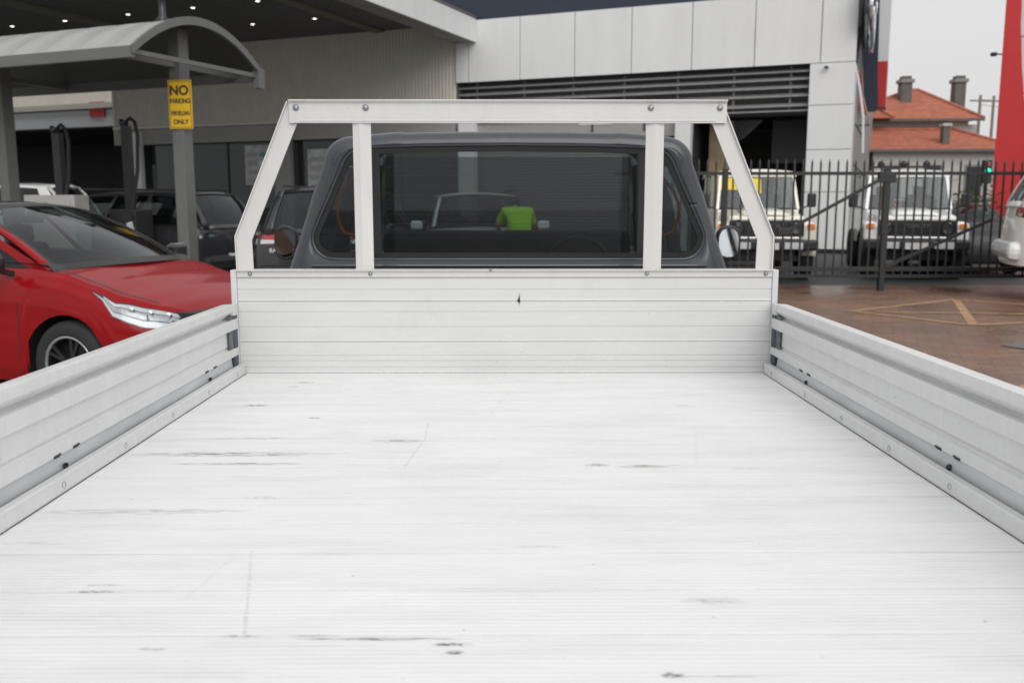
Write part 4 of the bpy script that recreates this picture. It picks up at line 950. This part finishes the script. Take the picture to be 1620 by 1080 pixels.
def suv(name, loc, rz, m, label, wb=2.69, roof=None, cat='SUV', W=.92, zr=1.62, tl=M_redlens, clad=True, badge=None, sill=.24, bz=.36, wins=((.06, .33), (.36, .66), (.70, .90)), sf=1.0, group=None, roofm=None, belt=1.02):
    e = empty(name, loc, rz, label=label, cat=cat, group=group)
    c = Car(.92, -wb - .98, W, [(-wb - 1., belt), (-wb, belt + .05), (-1.2, belt + .02), (-.4, belt), (.3, belt - .03), (.65, belt - .12), (.92, belt - .22)], sill, wb, .355, rf=.45, rr=.28,
            rake_f=.12, nv=10, e=3., arch=1.14)
    c.body(m, e, doors=((-1.46, -.45), (-2.4, -1.46)), cowl=-.34, crown=.05, lower=M_black if clad else None, lowz=.45)
    c.house(m, M_cglass, e, -.38, -1.05, -wb - .45, -wb - .88, zr - .03, W * .72, roofm or m, list(wins), fb=.15, zf=zr - .05)
    c.wheels(e, .235, .22, spokes=5, detail=True)
    n = len(c.pl)
    for s in (1, -1):
        car_mirror(e, -.55, s * (W + .13), belt + .07, m, s)
        I = [c.idx(.45), c.idx(.58), c.idx(.70), c.idx(.80), c.idx(.87)]
        h = MB().grid(c.skin(I, [.80, .76, .74, .74, .76], [.92, .93, .93, .92, .91], s, .006)).build('headlight', M_chrome, e); MB().grid(c.skin(I, [.80, .76, .74, .74, .76], [.92, .93, .93, .92, .91], s, .014)).build('lens', M_lens, h)
        J = [n - 17, n - 13, n - 10, n - 7, n - 5, n - 3.5]
        t_ = MB().grid(c.skin(J, [.84, .82, .81, .82, .83, .85], [.94, .98, .99, .99, .99, .98], s, .006)).build('tail_light', tl, e)
        MB().grid(c.skin(J[2:], [.82, .83, .84, .85], [.90, .90, .90, .90], s, .010)).build('reversing_lens', M_chrome, t_)
        MB().beam((-.9, s * W * .66, zr + .045), (-wb - .3, s * W * .66, zr + .02), .03, .03).build('roof_rail_bar', M_black, e)
    MB().grid([[c.P(i, v, 1, .008) for v in (.35, .5, .68, .8)] for i in (8, 4, 0)] + [[c.P(i, v, -1, .008) for v in (.35, .5, .68, .8)] for i in (4, 8)]).build('grille', M_black, e)
    for x in (-1.3, -2.2):
        for y in (-.38, .38): q = seat(e, x, y, R(-90)); q.location.z = .62
    xb = -wb - .98
    MB().bb(xb - .03, xb + .02, -.24, .24, .50, .62).build('number_plate', M_white, e)
    MB().bb(xb - .07, xb + .3, -W * .88, W * .88, bz, bz + .24).build('rear_bumper', M_black if clad else m, e, bevel=.09)
    if badge: text(badge, 'badge', M_white, e, (xb - .012, .55, .80), (R(90), 0, R(-90)), .08, .003)
    return e, c
suv('suv_car', (-7.9, 16.95, 0), R(158), M_greycar, 'dark grey SUV in shade behind the shelter post, its nose to the left', zr=1.64, tl=M_blackpaint)
sv2, c2 = suv('suv_car', (-2.45, 16.25, 0), R(88), M_greycar, 'grey SUV with red and clear tail lamp seen from behind, left of the cab', zr=1.66, badge='RAV4')
# white wagon at right edge: tail to the left
sv3, c3 = suv('suv_car', (11.38, 13.0, 0), R(-20), M_white_car, 'white SUV at the right picture edge, parked tail-first before the black fence', wb=2.85, zr=1.93, W=.96, clad=False, belt=1.20, sill=.46, bz=.52); sv3.scale = (1, 1, 1.15)
# white car beyond the cab, seen through its glass
sv4, c4 = suv('suv_car', (-.35, 14.7, 0), R(-84), M_white_car, 'white SUV parked ahead of the pickup, seen through its cab windows', zr=1.62, clad=False)
sv5, c5 = suv('suv_car', (-12.7, 20.5, 0), R(175), M_white_car, 'white SUV in the shade beyond the fuel pumps at left', zr=1.85, clad=False, belt=1.15)
sv6, c6 = suv('suv_car', (9.7, 19.0, 0), R(-100), M_darkcar, 'dark vehicle in the gap right of the white four-wheel drive, behind the fence', zr=1.45, W=.85)
for (x, y, m, r_, lb) in ((17.6, 37, M_white_car, R(-75), 'distant white car behind the fence beside the red pylon'), (15.6, 36, mat('distant_red_paint', (.38, .02, .02), .3, coat=.6), R(10), 'distant red car between the white four-wheel drive and the pylon'), (19.8, 41, M_white_car, R(15), 'farthest white car in the street left of the red pylon')):
    suv('suv_car', (x, y, 0), r_, m, lb, zr=1.65, clad=False)

# ---- box-shaped four wheel drives ---------------------------------------------
def offroader(loc, rz, m, label, yellow=False):
    """front view matters: x forward, y left; origin under the front axle"""
    e = empty('four_wheel_drive', loc, rz, label=label, cat='four-wheel drive')
    W = .84
    def taper(x0, x1, w0, w1, z0, z1, zt0, zt1, nm, mt, bv=.03):
        vs = [(x0, -w0, z0), (x0, w0, z0), (x1, w1, z1), (x1, -w1, z1), (x0, -w0 * .97, zt0), (x0, w0 * .97, zt0), (x1, w1 * .97, zt1), (x1, -w1 * .97, zt1)]
        return MB().add(vs, [(0, 3, 2, 1), (4, 5, 6, 7), (0, 1, 5, 4), (2, 3, 7, 6), (1, 2, 6, 5), (3, 0, 4, 7)]).build(nm, mt, e, bevel=bv)
    taper(-4.1, -.55, .80, .80, .55, .55, 1.22, 1.20, 'body', m)
    taper(-.56, .58, .72, .70, .62, .66, 1.20, 1.10, 'bonnet', m, .05)
    MB().grid([[(x, y, z + .035 * (1 - (y / .42) ** 4)) for y in (-.42, -.3, 0, .3, .42)] for x, z in ((-.5, 1.195), (0, 1.175), (.5, 1.12), (.56, 1.08))]).build('bonnet_bulge', m, e, solid=.01)
    for s in (-1, 1):
        # flared guards
        ar = [(.0 + .47 * math.cos(R(a)), .40 + .47 * math.sin(R(a))) for a in range(0, 181, 12)]
        g_ = MB(); 
        g_.grid([[(x, s * .66, z + .03) for x, z in ar], [(x, s * .90, z + .02) for x, z in ar], [(x, s * .935, z - .03) for x, z in ar], [(x, s * .93, z - .08) for x, z in ar]])
        g_.build('wheel_flare', M_black if not yellow else m, e, solid=.02)
        MB().bb(.35, .60, s * .62, s * .90, .66, .98).build('front_guard', m, e, bevel=.05)
        MB().bb(-.45, .35, s * .66, s * .88, .86, 1.00).build('front_guard', m, e, bevel=.05)
        q = MB().bb(.585, .625, s * .72, s * .86, .88, .97).build('indicator', M_orange, e, bevel=.01)
        h = MB().lathe([(0, .0), (.06, .012), (.085, .02), (.095, .03), (.105, .035), (.11, .0)], (0, 0, 0), 'X', 24).build('headlight', M_rim, e); h.location = (.645, s * .52, .90)
        MB().lathe([(0, .045), (.07, .04), (.095, .03)], (0, 0, 0), 'X', 24).build('lens', M_lens, h)
        MB().lathe([(.11, .0), (.125, .03), (.14, .0)], (0, 0, 0), 'X', 24).build('bezel', M_black, h)
        mm_ = MB().box((0, 0, 0), (.08, .17, .25)).build('wing_mirror', M_black, e, bevel=.03); mm_.location = (-.62, s * 1.02, 1.37)
        MB().beam((0, -s * .05, -.1), (-.02, -s * .22, -.16), .025, .025).build('arm', M_black, mm_)
        # windscreen pillars
        MB().beam((-.60, s * .765, 1.20), (-.88, s * .70, 1.80), .05, .06, (1, 0, 0)).build('windscreen_pillar', m, e)
        MB().bb(-1.75, -1.68, s * .70, s * .79, 1.2, 1.84).build('door_pillar', m, e)
        MB().bb(-3.1, -3.0, s * .70, s * .79, 1.2, 1.84).build('door_pillar', m, e)
        MB().add([(-.65, s * .77, 1.22), (-4.0, s * .78, 1.22), (-4.0, s * .71, 1.82), (-.88, s * .70, 1.80)], [(0, 1, 2, 3)]).build('side_window', M_cglass, e)
        wheel('wheel', e, (0, s * .78, .40), 0 if s < 0 else math.pi, .40, .25, .21, spokes=6, double=False)
        wheel('wheel', e, (-3.0, s * .76, .40), 0 if s < 0 else math.pi, .40, .25, .21, spokes=6, double=False)
        MB().bb(-.95, -.3, s * .62, s * .70, .45, .62).build('side_step', M_black, e)
    # roof
    MB().grid([[(x, y, z - .05 * (abs(y) / .76) ** 3) for y in (-.76, -.6, -.3, 0, .3, .6, .76)] for x, z in ((-.86, 1.86), (-1.0, 1.935), (-1.5, 1.955), (-3.9, 1.95), (-4.1, 1.9))]).build('roof', m, e, solid=.03)
    MB().bb(-.90, -.86, -.70, .70, 1.79, 1.87).build('windscreen_header', m, e, bevel=.01)
    MB().add([(-.60, -.76, 1.205), (-.60, .76, 1.205), (-.885, .69, 1.80), (-.885, -.69, 1.80)], [(0, 1, 2, 3)]).build('windscreen', M_cglass, e)
    wv = MB(); wv.beam((-.595, -.76, 1.215), (-.595, .76, 1.215), .02, .03); wv.build('windscreen_seal', M_black, e)
    # grille
    gr_ = MB().bb(.58, .64, -.665, .665, .76, 1.03).build('grille', M_black, e, bevel=.02)
    for k in range(2): MB().bb(.64, .655, -.38, .38, .79 + k * .05, .81 + k * .05).build('grille_bar', M_rim, gr_)
    text('TOYOTA', 'lettering', mat('dull_letter_grey', (.16, .16, .165), .5), gr_, (.662, 0, .93), (R(90), 0, R(90)), .095, .006, sx=1.2)
    MB().bb(.52, .80, -.90, .90, .52, .70).build('front_bumper', M_black if not yellow else M_black, e, bevel=.04)
    MB().bb(.62, .70, -.60, .60, .705, .745).build('bumper_trim', M_chrome, e, bevel=.008)
    MB().bb(.805, .82, -.2, .2, .54, .65).build('number_plate', M_white, e)
    MB().bb(.805, .815, -.62, -.3, .55, .66).build('tow_cover', M_galv, e); MB().bb(.805, .815, .3, .62, .55, .66).build('tow_cover', M_galv, e)
    MB().bb(-4.0, .5, -.55, .55, .35, .60).build('chassis', M_black, e)
    MB().bb(-.3, .3, -.7, .7, .32, .42).build('axle', M_black, e)
    MB().bb(-.95, -.62, -.72, .72, 1.0, 1.215).build('dashboard', M_seat, e, bevel=.03)
    for y in (-.36, .36):
        q = seat(e, -1.6, y, R(-90)); q.location.z = .9
    if yellow:
        q = MB().box((0, 0, 0), (.006, .50, .24)).build('windscreen_label', mat('label_yellow', (.75, .56, .02), .5), e); q.location = (-.86 + .045, -.50, 1.67); q.rotation_euler = (0, R(-25), 0)
        q = MB().box((0, 0, 0), (.006, .20, .30)).build('windscreen_label', MATS['label_yellow'], e); q.location = (-.86 + .06, -.02, 1.63); q.rotation_euler = (0, R(-25), 0)
    else:
        MB().box((-.80, -.42, 1.68), (.006, .2, .13), ry=R(-25)).build('windscreen_label', M_white, e)
    e.scale = (1.03, 1.03, 1.10); return e
lcw = offroader((7.95, 18.0, 0), R(-106), M_white_car, 'boxy white four-wheel drive with round headlamps behind the fence gate')
# snorkel-side light bar on the roof of the white one
lb_ = MB(); 
for k in range(3): lb_.lathe([(0, 0), (.06, 0), (.07, -.05), (.03, -.08)], (-.95, -.5 + k * .42, 2.03), 'X', 14)
lb_.bb(-1.0, -.95, -.7, .6, 1.96, 2.0); lb_.build('roof_lamp_bar', M_black, lcw)
lcc = offroader((4.98, 17.9, 0), R(-97), M_cream_car, 'boxy cream four-wheel drive with yellow windscreen labels behind the fence', True)

# ================================================================== FENCE
fn = empty('steel_fence', (0, 15.35, 0), R(-1.2), label='black steel picket fence with a braced sliding gate across the yard', cat='fence')
pk0 = MB(); pk0.bb(-.0125, .0125, -.0125, .0125, .27, 2.10); pk0.add([(-.0125, -.0125, 2.10), (.0125, -.0125, 2.10), (.0125, .0125, 2.10), (-.0125, .0125, 2.10), (0, 0, 2.17)], [(0, 1, 4), (1, 2, 4), (2, 3, 4), (3, 0, 4)])
pk = pk0.build('picket', M_fence, fn); first = True
x = 1.9
while x < 13.5:
    if first: pk.location = (x, 0, 0); first = False
    else: inst(pk, (x, 0, 0), fn)
    x += .1425
for z0, z1 in ((1.90, 1.955), (.33, .40)): MB().bb(1.8, 13.6, -.03, .03, z0, z1).build('rail', M_fence, fn)
MB().bb(1.8, 13.6, -.02, .02, .22, .27).build('rail', M_fence, fn)
for x in (3.62, 6.26, 9.6, 12.9): MB().bb(x - .04, x + .04, -.055, .055, 0, 2.0).build('post', M_fence, fn)
MB().bb(6.12, 6.40, -.07, .04, 1.78, 1.95).build('lock_box', M_fence, fn, bevel=.01)
MB().beam((4.62, -.05, .98), (6.2, -.05, 1.86), .05, .035, (0, 1, 0)).build('brace', M_fence, fn)
MB().beam((6.3, -.05, .40), (8.0, -.05, 1.18), .05, .035, (0, 1, 0)).build('brace', M_fence, fn)
MB().bb(4.5, 4.72, -.08, -.03, .92, 1.04).build('latch', M_fence, fn, bevel=.01)

# ================================================================== RED PYLON
py = empty('red_pylon_sign', (12.82, 24, 0), R(-28), label='tall curved red pylon sign with a pale face at the right edge', cat='sign')
rows_ = []
PR = [(0, 1.45), (1.2, 1.05), (2.37, .76), (3.4, .52), (4.2, .38), (4.97, .28), (6.0, .19), (7.5, .16), (9.6, .15)]
for k in range(33):
    z = 9.5 * k / 32; l_ = -.17; r_ = interp(PR, z) * 1.0
    rows_.append([(l_, -.10, z), (r_, -.10, z), (r_, .12, z), (l_, .12, z), (l_, -.10, z)])
MB().grid(rows_, False).build('red_fin', M_redsign, py)
MB().bb(.19, 1.9, .0, .1, 3.6, 9.5).build('pale_face', M_wsign, py)
for z in (4.2, 5.6, 7.2): MB().bb(.19, 1.9, -.012, .0, z, z + .02).build('face_joint', M_joint, py)
MB().box((-.36, -.1, 5.2), (.16, .16, .09)).build('flood_lamp', M_black, py, bevel=.03)
MB().beam((-.30, -.1, 5.2), (-.15, 0, 5.2), .03, .03).build('lamp_arm', M_black, py)

# ================================================================== HOUSE
hs_ = empty('roofed_house', (20.2, 47, 0), R(-4), label='old rendered house with orange hip roof and stone chimneys beyond the yard', cat='house')
MB().bb(-3.9, 2.5, -1.2, 6, 0, 5.45).build('wall', M_render, hs_)
MB().bb(-3.2, 1.6, -1.25, -1.2, 4.6, 5.2).build('dark_wall_band', M_renderd, hs_)  # flat darker slab just proud of the wall, not set back
def hip(x0, x1, y0, y1, z0, zr, xr0, xr1, yr, nm, m, parent, courses=14):
    """hip roof with stepped tile courses"""
    c_ = [(x0, y0), (x1, y0), (x1, y1), (x0, y1)]; top = [(xr0, yr), (xr1, yr), (xr1, yr + .05), (xr0, yr + .05)]; mb = MB()
    for k in range(courses):
        a, b = k / courses, (k + 1) / courses
        lo = [(lerp(c_[i][0], top[i][0], a), lerp(c_[i][1], top[i][1], a), lerp(z0, zr, a) + .05) for i in range(4)]
        hi = [(lerp(c_[i][0], top[i][0], b), lerp(c_[i][1], top[i][1], b), lerp(z0, zr, b)) for i in range(4)]
        for i in range(4):
            j = (i + 1) % 4; mb.add([lo[i], lo[j], hi[j], hi[i]], [(0, 1, 2, 3)])
            lo0 = (lo[i][0], lo[i][1], lo[i][2] - .05); lo1 = (lo[j][0], lo[j][1], lo[j][2] - .05); mb.add([lo0, lo1, lo[j], lo[i]], [(0, 1, 2, 3)])
    ro = mb.build(nm, m, parent)
    rc = MB()
    for i in range(4): rc.tube([(c_[i][0], c_[i][1], z0 + .05), (top[i][0], top[i][1], zr + .04)], .09, 6)
    rc.tube([(top[0][0], top[0][1], zr + .04), (top[1][0] + .01, top[1][1], zr + .04)], .10, 6); rc.build('ridge_cap', M_tile, ro)['kind'] = 'stuff'
    return ro
rf1 = hip(-4.4, 3.0, -1.7, 6.5, 5.5, 7.3, .9, 1.3, 2.4, 'roof', M_tile, hs_)
hip(-4.4, -1.4, -2.2, 2.5, 5.5, 6.75, -2.9, -2.7, .2, 'gable_roof', M_tile, hs_)
MB().bb(-4.45, 3.05, -1.75, -1.65, 5.40, 5.52).build('gutter', M_chim, hs_)
for x, z in ((.1, 7.75), (2.75, 7.75)):
    ch = MB().bb(x - .26, x + .26, .6, 1.2, 5.9, z - .25).build('chimney', M_chim, hs_)
    MB().bb(x - .34, x + .34, .52, 1.28, z - .25, z - .08).build('chimney_cap', M_renderd, ch); MB().bb(x - .22, x + .22, .64, 1.16, z - .08, z + .08).build('chimney_pot', M_chim, ch)
ver = hip(-3.5, 3.3, -5.2, -1.2, 3.85, 5.0, -2.6, 1.7, -1.4, 'verandah_roof', M_tile, hs_, 12)
MB().bb(-3.55, 3.35, -5.25, -5.15, 3.76, 3.87).build('gutter', M_chim, hs_)
MB().bb(-3.1, 2.6, -4.8, -4.6, 0, 3.8).build('front_wall', M_render, hs_)
for x in (-2.2, -.4, 1.4):
    f_ = MB().bb(x - .4, x + .4, -4.84, -4.8, 1.4, 3.2).build('window', M_renderd, hs_); MB().bb(x - .33, x + .33, -4.86, -4.84, 1.5, 3.1).build('pane', M_dark, f_)
MB().bb(.15, .45, -4.3, -3.9, 4.1, 4.95).build('chimney', M_chim, hs_); MB().bb(.1, .5, -4.35, -3.85, 4.95, 5.08).build('chimney_cap', M_render, hs_)
MB().bb(2.5, 3.2, -.8, 2, 0, 5.3).build('side_wing', M_render, hs_)
# background street objects
tl = empty('traffic_light', (20.75, 40, 0), 0, label='traffic light showing green left of the red pylon', cat='traffic light')
MB().bb(-.06, .06, -.06, .06, 0, 2.3).build('pole', M_fence, tl); MB().bb(-.18, .18, -.15, .12, 2.3, 3.3).build('housing', M_black, tl, bevel=.02)
MB().lathe([(0, -.17), (.12, -.16), (.13, -.15)], (0, 0, 2.82), 'Y', 16).build('green_lens', M_green, tl)
MB().lathe([(0, -.17), (.1, -.16)], (0, 0, 3.12), 'Y', 12).build('red_lens', M_redlens, tl)
for (x, y, h, lb) in ((23.3, 46, 6.7, 'thin grey pole standing at the right end of the orange house roof'), (25.0, 48, 6.9, 'second thin pole carrying wires right of the house')):
    p_ = empty('utility_pole', (x, y, 0), 0, label=lb, cat='pole'); MB().tube([(0, 0, 0), (0, 0, h)], [.09, .07], 8).build('mast', M_renderd, p_); MB().bb(-.5, .5, -.04, .04, h - .3, h - .22).build('crossarm', M_renderd, p_)
wr_ = MB(); 
for dz in (0, .25): wr_.tube([(23.3 + t_ * 14, 46 + t_ * 4, 6.5 - dz - 1.2 * (t_ - t_ * t_)) for t_ in [k / 10 for k in range(11)]], .012, 4)
tag(wr_.build('overhead_wires', M_renderd), 'thin overhead wires running right from the pole beyond the house', 'wires')
# hedge and dark bank behind the yard
sh_ = MB().bb(9.5, 40, 30, 31, 0, 1.0).build('low_wall', M_chim); tag(sh_, 'low dark stone wall behind the parked cars left of the pylon', 'wall')
bu = MB(); rnd = random.Random(3)
for k in range(2600):
    c = Vector((rnd.gauss(12.4, .8), rnd.gauss(24.5, .5), abs(rnd.gauss(1.0, .38)))); r_ = rnd.uniform(.03, .07); a = Vector((rnd.gauss(0, 1), rnd.gauss(0, 1), rnd.gauss(0, 1))).normalized(); b = a.orthogonal().normalized() * r_; d = a.cross(b).normalized() * r_ * .5
    bu.add([c - b, c + d, c + b, c - d], [(0, 1, 2, 3)])
shrub = empty('shrub', (0, 0, 0), label='low olive green shrub at the foot of the red pylon', cat='shrub')
fo = bu.build('foliage', mat('olive_leaf', (.07, .085, .035), .7, var=.4, scale=3), shrub); fo['kind'] = 'stuff'
MB().tube([(12.4, 24.5, 0), (12.42, 24.5, .5), (12.5, 24.5, 1.0)], [.05, .04, .02], 6).build('trunk', M_chim, shrub)

# ================================================================== PERSON
def skinned(name, joints, edges, radii, m, parent, root=0, sub=2):
    me = bpy.data.meshes.new(name); me.from_pydata(joints, edges, []); o = bpy.data.objects.new(name, me); COL.objects.link(o); o.parent = parent
    me.materials.append(m); q = o.modifiers.new('k', 'SKIN'); q.use_smooth_shade = True
    for i, r_ in enumerate(radii): me.skin_vertices[0].data[i].radius = r_ if isinstance(r_, tuple) else (r_, r_); me.skin_vertices[0].data[i].use_root = (i == root)
    s_ = o.modifiers.new('s', 'SUBSURF'); s_.levels = s_.render_levels = sub
    dg = bpy.context.evaluated_depsgraph_get(); m2 = bpy.data.meshes.new_from_object(o.evaluated_get(dg)); o.modifiers.clear(); o.data = m2; return o
def person():
    e = empty('person', (.22, 13.0, 0), R(8), label='person in a bright green hi-vis shirt and dark trousers leaning over the white car bonnet', cat='person')
    # x right of the person, y forward (towards what they lean on)
    J = []; Eg = []; Rd = []
    def j(p, r_, par=None):
        J.append(p); Rd.append(r_); 
        if par is not None: Eg.append((par, len(J) - 1))
        return len(J) - 1
    pel = j((0, 0, .97), (.15, .11)); ab = j((0, .10, 1.13), (.14, .10), pel); ch = j((0, .30, 1.27), (.16, .115), ab); nk0 = j((0, .44, 1.33), (.07, .07), ch); nk = j((0, .50, 1.34), (.052, .055), nk0)
    hd0 = j((0, .56, 1.34), (.066, .075), nk); hd = j((0, .63, 1.35), (.078, .095), hd0); hd2 = j((0, .70, 1.36), (.062, .075), hd)
    nose = j((0, .65, 1.25), (.014, .014), hd)
    for s in (-1, 1):
        j((s * .08, .625, 1.33), (.016, .026), hd)
        hp = j((s * .10, 0, .90), (.098, .098), pel); kn = j((s * .12, .03, .50), (.062, .062), hp); an = j((s * .13, -.04, .10), (.042, .042), kn); to = j((s * .14, .12, .04), (.038, .03), an)
        shd = j((s * .18, .34, 1.31), (.062, .062), ch); el = j((s * .27, .46, 1.10), (.043, .043), shd); wr = j((s * .20, .66, 1.02), (.028, .028), el); pm = j((s * .19, .73, 1.005), (.036, .018), wr)
        for q in range(4):
            ox = (q - 1.5) * .02; l_ = (.07, .08, .075, .055)[q] * .5; a = j((s * .19 + ox, .77, 1.0), (.009, .009), pm); b = j((s * .19 + ox * 1.1, .77 + l_, .995), (.008, .008), a); j((s * .19 + ox * 1.15, .77 + l_ * 1.8, .98), (.007, .007), b)
        t1 = j((s * .155, .73, 1.0), (.010, .010), pm); j((s * .135, .76, .99), (.009, .009), t1)
    body = skinned('body', J, Eg, Rd, M_skin, e)
    for s in (-1, 1): MB().lathe([(0, .012), (.011, .006), (.013, 0)], (0, 0, 0), 'Z', 10).build('eye', M_white, body).location = (s * .030, .665, 1.262)
    MB().box((0, .60, 1.268), (.045, .010, .008)).build('mouth', M_belt, body)
    skinned('shirt', [(0, 0, .98), (0, .10, 1.13), (0, .30, 1.27), (0, .42, 1.32), (-.18, .34, 1.31), (-.255, .44, 1.13), (.18, .34, 1.31), (.255, .44, 1.13)], [(0, 1), (1, 2), (2, 3), (2, 4), (4, 5), (2, 6), (6, 7)], [(.19, .14), (.19, .15), (.20, .16), (.085, .085), (.085, .085), (.068, .068), (.085, .085), (.068, .068)], M_hiviz, e)
    skinned('trousers', [(0, 0, .97), (.10, 0, .88), (.12, .03, .50), (.13, -.04, .13), (-.10, 0, .88), (-.12, .03, .50), (-.13, -.04, .13)], [(0, 1), (1, 2), (2, 3), (0, 4), (4, 5), (5, 6)], [(.165, .13), .112, .08, .066, .112, .08, .066], M_trous, e)
    skinned('hair', [(0, .66, 1.39), (0, .72, 1.37), (0, .59, 1.39)], [(0, 1), (0, 2)], [(.075, .072), (.062, .06), (.06, .055)], M_hair, e)
    for s in (-1, 1): MB().box((s * .14, .06, .05), (.11, .28, .10)).build('boot', M_black, e, bevel=.03)
person()
print('objects', len(bpy.data.objects), 'tris approx', sum(len(o.data.polygons) for o in bpy.data.objects if o.type == 'MESH'))
